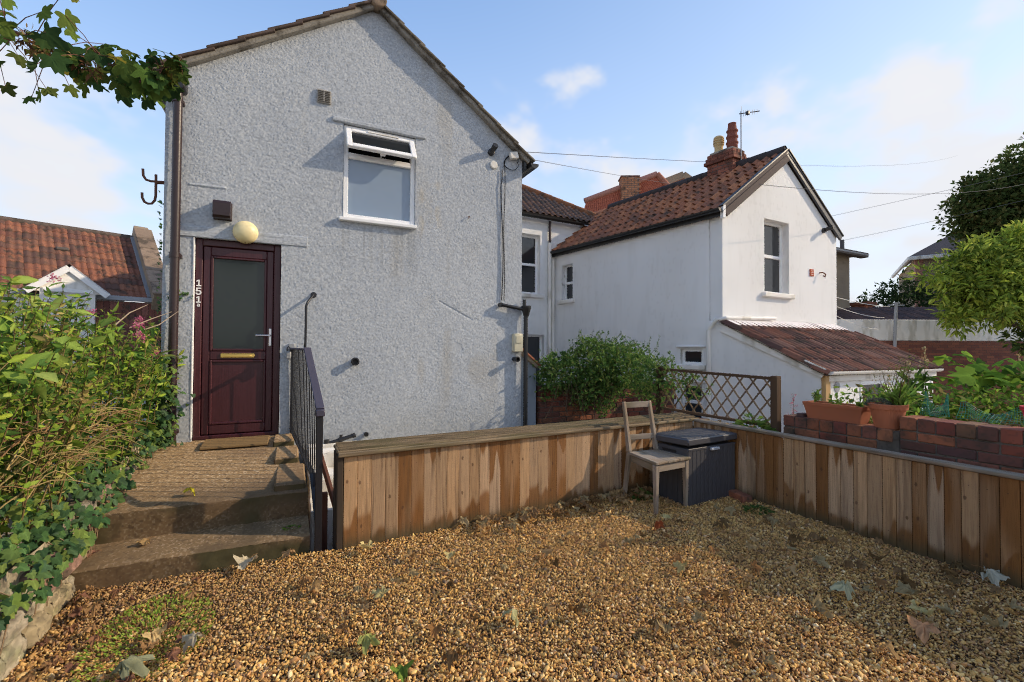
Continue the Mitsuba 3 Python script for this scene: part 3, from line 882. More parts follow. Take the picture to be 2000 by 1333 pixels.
put(lw + '__end_post', MB().box(1.205, 1.240, -1.945, -1.83, -.6, .68, ch=.004), 'dark_wood', 30)

rw = thing('timber_wall', 'long timber wall of upright boards in shade with a single narrow cap, right of the storage box', 'fence')
B0, B1 = np.array([4.955, -1.815, 0]), np.array([5.005, -6.2, 0])
d = unit(B1 - B0)
n = np.array([d[1], -d[0], 0])
L = np.linalg.norm(B1 - B0)
s = 0.
while s < L - .02:
    w = float(np.clip(rng.normal(.0945, .0035), .083, .11))
    o = B0 + d * s + n * rng.uniform(-.001, .002)
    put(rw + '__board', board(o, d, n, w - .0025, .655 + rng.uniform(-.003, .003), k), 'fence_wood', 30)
    s += w
    k += 1
put(rw + '__core', MB().add(*bar(B0 - n * .045 + [0, 0, .28], B1 - n * .045 + [0, 0, .28], .05, .68)), 'dark_wood')
put(rw + '__cap', plank(B0 + n * -.03 - d * .05 + [0, 0, .672], B1 + n * -.03 + [0, 0, .672], .105, .028, 80, ch=.006), 'grey_wood', 30)

# ------------------------------------------------------------------ chair
ch_ = thing('dining_chair', 'weathered wooden dining chair with slatted back standing on the gravel', 'chair')
P = lambda *a: np.array(a, float)
S = dict(BL=P(3.872, -2.035, .44), BR=P(4.190, -2.060, .44), FL=P(3.803, -2.462, .44), FR=P(4.240, -2.425, .44))
def taper(p, q, w0, w1, ax=(1, 0, 0), idx=90, t0=None, t1=None):
    p, q = P(*p), P(*q)
    d = unit(q - p)
    a = unit(np.asarray(ax, float) - d * (np.asarray(ax, float) @ d))
    b = np.cross(d, a)
    v, f = cbox(-.5, .5, -.5, .5, 0, 1, .06)
    w = w0 + (w1 - w0) * v[:, 2:3]
    t = (t0 or w0) + ((t1 or w1) - (t0 or w0)) * v[:, 2:3]
    vv = p + v[:, :1] * w * a + v[:, 1:2] * t * b + v[:, 2:3] * (q - p)
    u = np.stack([idx + np.clip(.5 + (v[:, 0] * w0 + .5 * v[:, 1] * w0) / .2, .01, .99), v[:, 2] * np.linalg.norm(q - p)], -1)
    return MB().add(vv, f, u=u)


ax = unit(S['FR'] - S['FL'])
ay = np.array([-ax[1], ax[0], 0])
for q, i in (('FL', 90), ('FR', 91)):
    top = S[q] + ay * .022 + ax * (.024 if q == 'FL' else -.024)
    put(ch_ + '__leg', taper([top[0], top[1], -.01], [top[0], top[1], .435], .028, .046, ax, i), 'grey_wood', 30)
for q, sx, i in (('BL', -1, 92), ('BR', 1, 93)):
    foot = S[q] + [-.035 if sx < 0 else .02, .045, 0]
    mid = S[q] + [0.0, .008, 0]
    top = P(3.862, -1.958, .938) if sx < 0 else P(4.168, -1.975, .938)
    m = taper([foot[0], foot[1], -.01], [mid[0], mid[1], .455], .030, .036, ax, i, .034, .046)
    m2 = taper([mid[0], mid[1], .450], top, .036, .030, ax, i, .046, .026)
    put(ch_ + '__rear_post', MB().add(np.vstack(m.v + m2.v), np.vstack([m.f[0], m2.f[0] + m.n]), u=np.vstack(m.u + m2.u)), 'grey_wood', 30)
def between(f):   # point on the back posts at height f
    t = (f - .45) / (.938 - .45)
    a = (S['BL'] + [0, .008, .01]) * (1 - t) + P(3.862, -1.958, .938) * t
    b = (S['BR'] + [0, .008, .01]) * (1 - t) + P(4.168, -1.975, .938) * t
    return a, b


for z, h, i, nm in ((.905, .058, 94, 'top_rail'), (.595, .052, 95, 'back_rail')):
    a, b = between(z)
    put(ch_ + '__' + nm, plank(a, b, .018, h, i, ch=.004), 'grey_wood', 30)
vv, ff = cbox(0, 1, 0, 1, 0, 1, .02)
cor = [S['FL'] - ay * .012 - ax * .012, S['FR'] - ay * .012 + ax * .012, S['BL'] + [-.012, .012, 0], S['BR'] + [.012, .012, 0]]
for i in range(3):      # the seat is three boards
    a0, a1 = i / 3 + .004, (i + 1) / 3 - .004
    u_ = a0 + (a1 - a0) * vv[:, 0:1]
    w_ = vv[:, 1:2]
    pos = (cor[0] * (1 - u_) + cor[1] * u_) * (1 - w_) + (cor[2] * (1 - u_) + cor[3] * u_) * w_
    pos[:, 2] = .44 + .022 * vv[:, 2]
    put(ch_ + '__seat_board', MB().add(pos, ff, u=np.stack([96 + i + .05 + .7 * vv[:, 0], .5 * vv[:, 1]], -1)), 'grey_wood', 30)
for a, b, i in (('FL', 'FR', 99), ('FL', 'BL', 100), ('FR', 'BR', 101), ('BL', 'BR', 102)):
    p, q = S[a].copy(), S[b].copy()
    c = (S['FL'] + S['FR'] + S['BL'] + S['BR']) / 4
    p, q = p + (c - p) * .07, q + (c - q) * .07
    p[2] = q[2] = .40
    put(ch_ + '__apron', plank(p, q, .018, .062, i), 'grey_wood', 30)

# ------------------------------------------------------------------ storage box
sb = thing('storage_box', 'dark grey plastic garden storage box in the corner of the timber walls', 'box')
bx = unit([.698, .055, 0])
by = np.array([-bx[1], bx[0], 0])
Mb = frame([4.235, -2.415, 0], bx, by, [0, 0, 1])
BW, BD, BH = .70, .43, .525
mb = MB().add(*cbox(.006, BW - .006, .006, BD - .006, -.02, BH, .006, Mb))
for i in range(12):
    x0 = i * BW / 12
    mb.add(*cbox(x0 + .0025, x0 + BW / 12 - .0025, -.004, .012, -.01, BH - .012, .003, Mb))
for i in range(7):
    y0 = i * BD / 7
    mb.add(*cbox(-.004, .012, y0 + .0025, y0 + BD / 7 - .0025, -.01, BH - .085, .003, Mb))
mb.add(*cbox(-.006, .012, 0, BD, BH - .08, BH, .003, Mb)).add(*cbox(0, BW, -.008, .01, BH - .02, BH + .004, .003, Mb))
put(sb + '__body', mb, 'charcoal', 40)
Ml = Mb @ frame([0, BD, BH + .002], [1, 0, 0], [0, math.cos(.035), -math.sin(.035)], [0, math.sin(.035), math.cos(.035)])
Ml[:3, 3] += [0, 0, .004]
ld = MB().add(*cbox(-.018, BW + .018, -BD - .022, .012, .012, .075, .010, Ml))
for i in range(6):
    ld.add(*cbox(.004 + i * BW / 6, (i + 1) * BW / 6 - .004, -BD + .012, -.012, .070, .080, .004, Ml))
put(sb + '__lid', ld, 'charcoal', 40)
put(sb + '__latch', MB().add(*cbox(.30, .42, -.035, -.004, BH - .035, BH - .008, .008, Mb)), 'latch_grey', 40)
put(sb + '__hand_hold', MB().add(*cbox(-.0075, 0, .13, .30, BH - .055, BH - .028, .003, Mb)), 'black_plastic', 40)

bk = thing('loose_brick', 'single orange-red brick lying on the gravel beside the storage box', 'brick')
m = trimesh.Trimesh(*cbox(-.11, .11, -.052, .052, 0, .068, .006, frame([4.855, -2.475, -.004], unit([-.25, -1, 0]), unit([1, -.25, 0]), [0, 0, 1])), process=False).subdivide().subdivide()
m.vertices += .004 * (meshkit.fbm(m.vertices * 40, 3)[:, None] - .5)
scene[bk] = mikit.ply(m, 'brick', True, color=np.tile([.36, .125, .065], (len(m.vertices), 1)))

# ------------------------------------------------------------------ white steps and brown handrail down the alley
ws = thing('white_steps', 'white painted block steps in the gap between railing and timber wall', 'steps')
for (x0, x1, y0, y1, z) in ((1.06, 1.60, -.55, -.06, .40), (1.06, 1.60, -.98, -.56, .245), (1.06, 1.60, -1.36, -.99, .09)):
    m = bm(x0, x1, y0, y1, -1.1, z, ch=.012).subdivide_to_size(.12)
    m.vertices += .012 * (meshkit.fbm(m.vertices * 9, 3)[:, None] - .5)
    put(ws + '__block', m, 'old_white', 40)
hb = thing('brown_handrail', 'brown sloping wooden handrail beside the white steps', 'handrail')
put(hb + '__rail', MB().add(*bar([1.145, -.86, .495], [1.255, -1.72, .13], .028, .075, .004)), 'brown_wood', 30)
put(hb + '__post', bm(1.135, 1.175, -1.72, -1.68, -.9, .33, ch=.003), 'brown_wood', 30)
# ------------------------------------------------------------------ brick walls
BRICKS = [(.22, .068, .044), (.17, .052, .038), (.26, .095, .05), (.13, .055, .042), (.19, .10, .058), (.29, .115, .058), (.095, .046, .042), (.21, .08, .055)]
def brick(p, d, n, l, h, t, key, col=None, rough=.004):
    """one brick, its face towards n: p is the lower corner of the face, d along it"""
    v, f = cbox(0, l, -t, 0, 0, h, .005, frame(p, d, n, [0, 0, 1]))
    v = v + rng.normal(0, .0012, v.shape)
    c = np.array(col if col is not None else BRICKS[rng.integers(len(BRICKS))]) * rng.uniform(.8, 1.15)
    put(key, MB().add(v, f, c), 'brick')


bw = thing('garden_wall', 'red brick garden wall of two heights carrying terracotta pots', 'wall')
D, NN = np.array([0, -1., 0]), np.array([-1., 0, 0])
put(bw + '__mortar', MB().box(5.212, 5.405, -3.618, -2.69, -1.1, .815, c=(.13, .11, .09)).box(5.212, 5.405, -6.2, -3.62, -1.1, .927, c=(.13, .11, .09)), 'brick')
for (ya, yb, rows) in ((-2.685, -3.615, [(.730, .096, 'h'), (.655, .064, 's'), (.580, .064, 's'), (.505, .064, 's')]),
                       (-3.625, -5.6, [(.842, .096, 'h'), (.767, .064, 's'), (.692, .064, 's'), (.617, .064, 's'), (.542, .064, 's')])):
    for r, (z, h, kind) in enumerate(rows):
        y = ya
        if kind == 's' and r % 2:
            y -= 0
            l = .102
        else:
            l = .215 if kind == 's' else .102
        while y - l > yb - .03:
            brick([5.20 + rng.normal(0, .002), y, z + rng.normal(0, .0015)], D, NN, l, h, .215 if kind == 'h' else .10, bw + '__brick')
            y -= l + .0105
            l = .215 if kind == 's' else .102
# back wall under the climber
w2 = thing('back_garden_wall', 'low dark red brick wall under the leafy climber', 'wall')
put(w2 + '__mortar', MB().box(4.06, 6.6, .112, .32, -1.1, .93, c=(.12, .10, .085)), 'brick')
for r in range(8):
    z = .335 + r * .075
    x = 4.055 - (.0 if r % 2 else .112)
    while x < 6.5:
        if x + .215 > 4.05:
            x0 = max(x, 4.055)
            brick([x0, .10 + rng.normal(0, .002), z], np.array([1., 0, 0]), np.array([0, -1., 0]), x + .215 - x0, .064, .10, w2 + '__brick', np.array(BRICKS[rng.integers(4)]) * .8)
        x += .2255
# planting strip behind the timber wall
st_ = structure('planting_strip', extr(sg.Polygon([(4.98, -1.75), (5.21, -1.9), (5.21, -2.66), (5.03, -2.66)]), 1.6, at(0, 0, -1.0)), 'gravel_base')
put('planting_strip__edging', MB().box(5.055, 5.19, -2.64, -1.85, .60, .655, c=(.24, .10, .06)), 'brick')

# grey painted end of a wall with a tile coping
pw_ = thing('coped_wall', 'blue grey painted end of a wall with sloping red tile coping', 'wall')
pf = sg.Polygon([(3.765, -1.1), (4.022, -1.1), (4.022, 1.185), (3.93, 1.27), (3.765, 1.40)])
put(pw_ + '__face', extr(pf, 2.2, frame([0, 2.35, 0], [1, 0, 0], [0, 0, 1], [0, -1, 0])), 'grey_paint')
put(pw_ + '__bedding', MB().add(*cbox(-.02, .34, .10, 2.36, -.02, .025, .006, frame([3.76, 0, 1.415], unit([1, 0, -.80]), [0, 1, 0], unit([.80, 0, 1])))), 'tan_stone')
for k in range(5):
    put(pw_ + '__coping_tile', MB().add(*cbox(-.03, .375, .085 + k * .45, .085 + k * .45 + .44, .022, .05, .008, frame([3.76, 0, 1.42], unit([1, 0, -.80]), [0, 1, 0], unit([.80, 0, 1]))), c=(.30, .11, .06)), 'brick')

# ------------------------------------------------------------------ trellis
tr = thing('trellis', 'brown diamond lattice trellis panel fixed to a square post', 'trellis')
TX, TY0, TY1, TZ0, TZ1 = 5.20, -2.565, -1.07, .700, 1.185
put(tr + '__post', bm(TX - .035, TX + .035, -2.645, -2.575, -.2, 1.20, ch=.005), 'trellis_wood', 30)
put(tr + '__post', bm(TX - .035, TX + .035, TY1, TY1 + .07, -.2, 1.235, ch=.005), 'trellis_wood', 30)
put(tr + '__rail', MB().add(*bar([TX, TY0 - .01, TZ1 - .012], [TX, TY1, TZ1 + .018], .034, .030)), 'trellis_wood', 30)
put(tr + '__rail', MB().add(*bar([TX, TY0 - .01, TZ0], [TX, TY1, TZ0 + .005], .034, .030)), 'trellis_wood', 30)
Ht = TZ1 - TZ0
for sgn, off in ((1, -.010), (-1, .010)):
    a = TY0 - 6 * .155
    while a < TY1 + 1:
        y0, z0, y1, z1 = a, TZ0, a + Ht * .82, TZ1
        if sgn < 0:
            y0, y1 = y1, y0
        pp, qq = P(TX + off, y0, z0), P(TX + off, y1, z1)
        ts = sorted(((TY0 - y0) / (y1 - y0), (TY1 - y0) / (y1 - y0)))
        t0, t1 = max(0, ts[0]), min(1, ts[1])
        if t1 - t0 > .08:
            put(tr + '__lath', MB().add(*bar(pp + (qq - pp) * t0, pp + (qq - pp) * t1, .008, .016, .001)), 'lath_wood', 30)
        a += .155

# ------------------------------------------------------------------ roof tiles
def tile_mesh(w, l, kind='pantile', ns=13):
    """one clay tile: x across, y up the slope, z out"""
    t = np.linspace(0, 1, ns)
    if kind == 'pantile':
        z = .020 * np.sin(2 * np.pi * (t - .05)) + .012 * np.clip(np.sin(2 * np.pi * t), 0, 1)
    elif kind == 'roman':
        z = .050 * np.sqrt(np.clip(1 - ((t - .5) / .30) ** 2, 0, 1))
    elif kind == 'double':
        z = .034 * np.sin(np.pi * t * 2) ** 2
    else:
        z = .018 * np.abs(np.sin(np.pi * t * 2))
    x = t * w
    th = .014
    a = np.stack([x, 0 * x - .0, z + th + .018], 1)
    b = np.stack([x, 0 * x + l, z + th], 1)
    c = np.stack([x, 0 * x, z + .018 - .002], 1)
    e = np.stack([x, 0 * x + l * .3, z], 1)
    v = np.vstack([a, b, c, e])
    k = np.arange(ns - 1)
    f = np.vstack([np.stack([k, k + 1, k + 1 + ns, k + ns], 1), np.stack([k + 2 * ns, k + 2 * ns + 1, k + 1, k], 1), np.stack([k + 3 * ns, k + 3 * ns + 1, k + 2 * ns + 1, k + 2 * ns], 1),
                   [[0, ns, 3 * ns, 2 * ns], [ns - 1, 3 * ns - 1, 4 * ns - 1, 2 * ns - 1]]])
    return v, f


def tile_roof(key, o, d, up, w, gauge, rows, cols, colors, kind, start=lambda r: 0., stop=lambda r: 1e9, most=300, order=None, bsdf='brick', pname='tile', jit=1.0):
    """tiles laid in rows up a slope from the eave point o: the biggest in view are parts, the rest one part"""
    nn = np.cross(d, up)
    nn = nn if nn[2] > 0 else -nn
    v, f = tile_mesh(w * 1.02, gauge * 1.22, kind)
    variants = []
    cells = []
    for r in range(rows):
        x = start(r)
        c = 0
        while x < stop(r) - .3 * w and c < cols:
            cells.append((r, x))
            x += w
            c += 1
    if order is not None:
        cells.sort(key=lambda q: order(o + d * q[1] + up * q[0] * gauge))
    flip = np.cross(d, up) @ nn < 0      # keep the frame right-handed
    rest = MB()
    ff = np.asarray(f)
    shared = {}
    for i, (r, x) in enumerate(cells):
        ci = rng.integers(len(colors))
        j = rng.normal(0, .003, 3) * jit
        M = frame(o + d * (x + j[0] + (w if flip else 0)) + up * (r * gauge + j[1] * 1.5) + nn * abs(j[2]), -d if flip else d, up, nn)
        a = rng.normal(0, .006) * jit
        M = M @ rotz(a)
        if i < most:
            if ci not in shared:
                shared[ci] = mikit.ply((v, ff), bsdf, True, color=np.tile(np.array(colors[ci]), (len(v), 1)))
            k = num_fast(key + '__' + pname)
            scene[k] = {**shared[ci], 'to_world': T(M)}
        else:
            rest.add(v @ M[:3, :3].T + M[:3, 3], ff, colors[ci])
    if rest.n:
        put(key + '__' + pname, rest, bsdf, True, kind='stuff')


CL = [(.36, .135, .065), (.39, .15, .07), (.33, .125, .065), (.27, .11, .065), (.42, .17, .08), (.30, .125, .068), (.24, .105, .063)]
near = lambda p: float(np.linalg.norm(p - CAM))

# ------------------------------------------------------------------ the white house: gabled wing, main block, lean-to
wh = thing('white_house', 'white rendered house with gabled rear wing, red tiled roof and tiled lean-to', 'house')
GA, SA_ = math.radians(2.9), math.radians(100.6)
U, V = np.array([math.cos(GA), math.sin(GA), 0]), np.array([math.cos(SA_), math.sin(SA_), 0])
K = np.array([7.415, -.16, 0])                  # near corner of the wing
GW, GL = 3.55, 4.27
Z0, ZE, ZA = -1.14, 3.76, 5.04
UN = np.array([U[1], -U[0], 0])                 # outwards from the gable
VN = np.array([-V[1], V[0], 0])                 # outwards from the side wall


def wallsheet(o, d, poly, outn, th=.24):
    """a wall with openings: poly in (along d, z), its face at o, thickness inwards"""
    m = extr(poly, th, frame(o, d, [0, 0, 1], -np.asarray(outn)))
    if np.linalg.det(frame(o, d, [0, 0, 1], -np.asarray(outn))[:3, :3]) < 0:
        m.invert()
    return m


def rect(x0, z0, x1, z1):
    return sg.Polygon([(x0, z0), (x1, z0), (x1, z1), (x0, z1)])


gw = (1.145, 2.50, 1.90, 3.845)
gp = sg.Polygon([(0, Z0), (GW, Z0), (GW, ZE), (GW / 2 + .0, ZA), (0, ZE)]).difference(rect(*gw))
put(wh + '__gable_wall', wallsheet(K, U, gp, UN), 'white_render')
s1 = (3.62, 2.62, 4.00, 3.46)
s2 = (.37, 1.19, .80, 1.475)
s3 = (.37, .20, .80, .86)
sp_ = sg.Polygon([(.245, Z0), (GL, Z0), (GL, ZE), (.245, ZE)])
for q in (s1, s2, s3):
    sp_ = sp_.difference(rect(*q))
put(wh + '__side_wall', wallsheet(K, V, sp_, VN), 'white_render')
put(wh + '__far_wall', wallsheet(K + U * GW, V, rect(.245, Z0, GL + 1, ZE), -VN), 'white_render')


def sash_window(key, o, d, outn, q, depth=.11, bars=(), fw=.045, sill=True, bsdf='white_plastic', lab=None):
    x0, z0, x1, z1 = q
    inn = -np.asarray(outn)
    M = frame(o, d, inn, [0, 0, 1])
    k = num_fast(key + '__window')
    mb = MB()
    for a in ((x0, x0 + fw, z0, z1), (x1 - fw, x1, z0, z1), (x0 + fw, x1 - fw, z1 - fw, z1), (x0 + fw, x1 - fw, z0, z0 + fw)):
        mb.add(*cbox(a[0], a[1], depth, depth + .06, a[2], a[3], .005, M))
    for z in bars:
        mb.add(*cbox(x0 + fw, x1 - fw, depth - .006, depth + .06, z - .03, z + .03, .005, M))
    m_ = trimesh.graph.smooth_shade(mb.tm(), angle=.7, facet_minarea=None)
    scene[k] = mikit.ply(m_, 'vc_satin', True, color=np.tile([.80, .80, .79], (len(m_.vertices), 1)))
    if lab:
        labels[k] = {'label': lab}
    zs = [z0 + fw] + [z for z in bars] + [z1 - fw]
    for a, b in zip(zs[:-1], zs[1:]):
        put(k + '__pane', MB().add(*cbox(x0 + fw, x1 - fw, depth + .03, depth + .036, a, b, .001, M)), 'window_glass')
    if sill:
        put(k + '__sill', MB().add(*cbox(x0 - .08, x1 + .08, -.07, depth, z0 - .085, z0 + .002, .012, M)), 'old_white', 40)
    return k


sash_window(wh, K, U, UN, gw, .13, (3.20,), .05, lab='tall sash window in the gable')
sash_window(wh, K, V, VN, s1, .11, (3.03,), .04, lab='small two-light window at the back of the side wall')
sash_window(wh, K, V, VN, s2, .05, (), .05)
sash_window(wh, K, V, VN, s3, .05, (.53,), .05)
put(wh + '__window_hood', MB().add(*cbox(.30, .87, -.04, .03, 1.500, 1.530, .006, frame(K, V, -VN, [0, 0, 1]))).add(*cbox(.30, .87, -.04, .03, .885, .915, .006, frame(K, V, -VN, [0, 0, 1]))), 'white_render')
# wing roof
ridge = K + U * (GW / 2) + [0, 0, ZA + .13]
eave = K - VN * -.10 + [0, 0, ZE + .065]
RL = 5.6
rise = ridge - (K + [0, 0, ZE + .13])
upv = rise - V * (rise @ V)
SLOPE = np.linalg.norm(upv)
upv = upv / SLOPE
skew = rise @ V
e0 = K + [0, 0, ZE + .13] - upv * .17
nrow = 8
gauge = (SLOPE + .17) / nrow
vside = MB()
far_e = K + U * GW + [0, 0, ZE + .10]
vside.add([K + [0, 0, ZE + .085] - upv * .15 - V * .08, ridge - V * .08 - [0, 0, .04], ridge + V * RL - [0, 0, .04], K + V * RL + [0, 0, ZE + .085] - upv * .15, far_e + U * .12 - [0, 0, .06] - V * .08, far_e + U * .12 + V * RL - [0, 0, .06]], [[0, 1, 2], [0, 2, 3], [1, 4, 5], [1, 5, 2]])
put(wh + '__roof', vside, 'roof_grey')
tile_roof(wh + '__roof', e0, V, upv, .175, gauge, nrow, 40, CL, 'pantile', start=lambda r: skew * (r * gauge) / SLOPE - .02, stop=lambda r: 4.25 + .17 * r, most=290, order=near)
rt = []
for k in range(13):
    a, b = ridge + V * (k * .33 - .02) + [0, 0, .02], ridge + V * (k * .33 + .335) + [0, 0, .02]
    put(wh + '__ridge_tile', MB().add(*tube([a, b], [.105, .098], 12), c=np.array([.055, .045, .045]) * rng.uniform(.8, 1.2)), 'brick', True)
Mg = lambda o, d, n: frame(o, d, n, [0, 0, 1])
for (a, b, nm) in ((K + [0, 0, ZE + .085] - U * .06, K + U * GW / 2 + [0, 0, ZA + .145], 'l'), (K + U * (GW + .10) + [0, 0, ZE + .035], K + U * GW / 2 + [0, 0, ZA + .145], 'r')):
    p, q = a + UN * .05, b + UN * .05
    dd = unit(q - p)
    uu = np.cross(UN, dd)
    uu = uu if uu[2] > 0 else -uu
    mb = MB().add(*cbox(0, np.linalg.norm(q - p), -.02, .02, -.175 if nm == 'l' else -.10, .015, .004, frame(p, dd, UN, uu)))
    put(wh + '__barge_board', mb, 'barge_wood' if nm == 'l' else 'dark_metal')
    put(wh + '__barge_board__capping', MB().add(*cbox(-.02, np.linalg.norm(q - p), -.05, .035, .016, .045, .004, frame(p, dd, UN, uu))), 'black_plastic')
put(wh + '__barge_end', MB().box(K[0] - .08, K[0] - .015, K[1] - .085, K[1] - .02, ZE - .10, ZE + .12, ch=.004), 'white_plastic')
gA, gB = K + VN * .145 - V * .05 + [0, 0, ZE + .055], K + V * GL + VN * .145 + [0, 0, ZE + .045]
put(wh + '__gutter', gutter(gA, gB, .058), 'black_plastic', 40)
put(wh + '__fascia', MB().add(*bar(K + VN * .06 + [0, 0, ZE + .01], K + V * GL + VN * .06 + [0, 0, ZE + .0], .05, .13)), 'black_plastic')
# flue, sign, hooks on the gable
put(wh + '__floodlight', MB().add(*tube([K + U * 3.06 + [0, 0, 3.86], K + U * 3.06 + UN * .05 + [0, 0, 3.86]], .05, 14)).add(*tube([K + U * 3.06 + UN * .05 + [0, 0, 3.87], K + U * 3.10 + UN * .17 + [0, 0, 3.90]], [.035, .05], 12)), 'black_plastic', 40)
sgn_ = put(wh + '__plaque', MB().add(*cbox(2.575, 2.70, -.02, 0, 2.91, 3.045, .004, frame(K, U, -UN, [0, 0, 1]))), 'plaque_red', label='small orange-red plaque with three pale lines')
put(sgn_ + '__line', MB().add(*cbox(2.59, 2.685, -.024, -.019, 2.938, 2.947, .001, frame(K, U, -UN, [0, 0, 1]))).add(*cbox(2.59, 2.685, -.024, -.019, 2.972, 2.981, .001, frame(K, U, -UN, [0, 0, 1]))).add(*cbox(2.59, 2.685, -.024, -.019, 3.006, 3.015, .001, frame(K, U, -UN, [0, 0, 1]))), 'old_white')
put(wh + '__iron_hook', MB().add(*tube([K + U * 2.93 + [0, 0, 3.0], K + U * 2.93 + UN * .06 + [0, 0, 3.0], K + U * 2.97 + UN * .09 + [0, 0, 2.96], K + U * 2.95 + UN * .09 + [0, 0, 2.91], K + U * 2.90 + UN * .08 + [0, 0, 2.93]], .012, 8)), 'rust')
put(wh + '__drainpipe', MB().add(*tube([K + V * .22 + VN * .06 + [0, 0, 1.80], K + V * .22 + VN * .06 + [0, 0, -1.1]], .038, 12)).add(*tube([K + V * .22 + VN * .06 + [0, 0, 1.80], K + V * .08 + VN * .05 + [0, 0, 1.96], K + UN * .06 + VN * .02 + [0, 0, 1.985], K + U * 1.35 + UN * .06 + [0, 0, 2.03]], .034, 12)), 'old_white', 40)
# main block behind
MC = K + V * GL                                  # inner corner of wing and main wall
MU = U
mo = MC - U * 2.2
mwall = rect(0, Z0, 4.1, 4.62)
mw1 = (1.02, 2.76, 1.80, 4.19)
mw2 = (1.10, -.2, 1.92, 1.80)
for q in (mw1, mw2):
    mwall = mwall.difference(rect(*q))
put(wh + '__main_wall', wallsheet(mo, U, mwall, UN), 'white_render')
sash_window(wh, mo, U, UN, mw1, .12, (3.48,), .06, lab='upper sash window beside the drainpipes')
sash_window(wh, mo, U, UN, mw2, .12, (), .05, sill=False)
for dx, r in ((2.03, .042), (2.13, .036)):
    put(wh + '__drainpipe', MB().add(*tube([mo + U * dx + UN * .06 + [0, 0, 3.62 if dx > 2.1 else 4.02], mo + U * dx + UN * .06 + [0, 0, -1.1]], r, 12)), 'old_white', 40)
put(wh + '__drainpipe', MB().add(*tube([mo + U * 2.04 + UN * .05 + [0, 0, 4.0], mo + U * 2.04 + UN * .05 + [0, 0, 4.55]], .03, 10)), 'brown_pipe', 40)
put(wh + '__gutter', gutter(mo - U * .6 + UN * .14 + [0, 0, 4.60], mo + U * 4.15 + UN * .14 + [0, 0, 4.60], .058), 'black_plastic', 40)
BR_ = [(.14, .09, .07), (.11, .078, .066), (.17, .105, .078), (.095, .07, .06), (.15, .085, .06)]
hipd = 4.6
pk = .685
ec = mo + U * 4.15 + UN * .12 + [0, 0, 4.66]
upm = unit(np.array([-UN[0], -UN[1], pk]))
mbh = MB()
apex = ec + (-U - UN) * hipd + [0, 0, pk * hipd]
mbh.add([ec, apex, ec - U * 9.2, ec - UN * 9.2], [[0, 1, 2], [0, 3, 1]])
put(wh + '__main_roof', mbh, 'roof_grey')
gm_ = .17
rowsM = 22
tile_roof(wh + '__main_roof', ec - U * 0 , -U, upm, .17, gm_, rowsM, 60, BR_, 'pantile', start=lambda r: r * gm_ / math.sqrt(1 + pk * pk) + .02, stop=lambda r: 4.9, most=0, jit=.7)
for k in range(14):
    q = unit(apex - ec)
    put(wh + '__hip_tile', MB().add(*tube([ec + q * (k * .34) + [0, 0, .03], ec + q * (k * .34 + .35) + [0, 0, .03]], [.105, .095], 10), c=np.array([.27, .115, .055]) * rng.uniform(.75, 1.15)), 'brick', True)
put(wh + '__lead_flashing', MB().add(*cbox(-.25, .25, -.2, .2, 0, .02, .005, frame(MC + U * 1.0 + V * -.05 + [0, 0, 4.62], U, unit(V + [0, 0, .6]), unit(np.cross(U, unit(V + [0, 0, .6])))))), 'lead')
# chimney stack on the wing ridge
stk = wh + '__chimney'
co = ridge + V * .86 + U * -.185
cz0, cz1 = ZA - .3, 5.56
Mch = frame([co[0], co[1], 0], U, V, [0, 0, 1])
put(stk, MB().add(*cbox(.008, .362, .008, .552, cz0, cz1 - .02, .004, Mch), c=(.12, .10, .09)), 'brick')
r = 0
z = cz0
while z < cz1 - .03:
    ex = 0.0
    if 5.28 < z < 5.43:
        ex = .045 if z < 5.36 else .022
    for (o2, dd, nn2, LL) in ((Mch[:3, 3] - VN * 0 - U * ex - V * ex, V, VN, .56 + 2 * ex), (Mch[:3, 3] - U * ex - V * ex, U, UN, .37 + 2 * ex), (Mch[:3, 3] + V * (.56 + ex) - U * ex, U, -UN, .37 + 2 * ex), (Mch[:3, 3] + U * (.37 + ex) - V * ex, V, -VN, .56 + 2 * ex)):
        x = -.112 if r % 2 else 0
        while x < LL - .02:
            x0, x1 = max(x, 0), min(x + .215, LL)
            brick(o2 + dd * x0 + [0, 0, z], dd, nn2, x1 - x0, .062, .09 + ex, stk + '__brick', np.array([.26, .095, .062]) * rng.uniform(.6, 1.15))
            x += .2255
    z += .0735
    r += 1
put(stk + '__flaunching', MB().add(*cbox(.03, .34, .03, .53, cz1 - .03, cz1 + .03, .02, Mch), c=(.33, .28, .22)), 'brick')
pot1 = [(.001, 0), (.10, 0), (.105, .03), (.10, .06), (.082, .08), (.078, .18), (.098, .20), (.100, .22), (.085, .225), (.085, .238), (.103, .245), (.103, .268), (.086, .273), (.086, .286), (.102, .293), (.102, .314), (.086, .32), (.086, .333), (.098, .34), (.09, .375), (.06, .40), (.001, .41)]
put(stk + '__pot', MB().mesh(lathe(pot1, Mch @ at(.185, .43, cz1 + .0), 24), (.55, .40, .20)), 'vc_matt', 50, label='buff louvred chimney pot')
pot2 = [(.001, 0), (.10, 0), (.098, .12), (.112, .135), (.112, .165), (.093, .18), (.091, .24), (.108, .255), (.108, .29), (.09, .305), (.088, .37), (.106, .385), (.106, .41), (.085, .43), (.072, .53), (.075, .56), (.055, .56), (.055, .45)]
put(stk + '__pot', MB().mesh(lathe(pot2, Mch @ at(.185, .14, cz1 + .0), 24), (.22, .075, .05)), 'vc_matt', 50, label='tall dark red ribbed chimney pot')
ae = thing('television_aerial', 'thin television aerial on a mast strapped to the chimney', 'aerial')
am = Mch[:3, 3] + U * .20 - V * .035
put(ae + '__mast', MB().add(*tube([am + [0, 0, 5.05], am + [0, 0, 6.30]], .012, 8)), 'grey_metal')
a0, a1 = am + [-.05, 0, 6.24], am + U * .44 - V * .10 + [0, 0, 6.38]
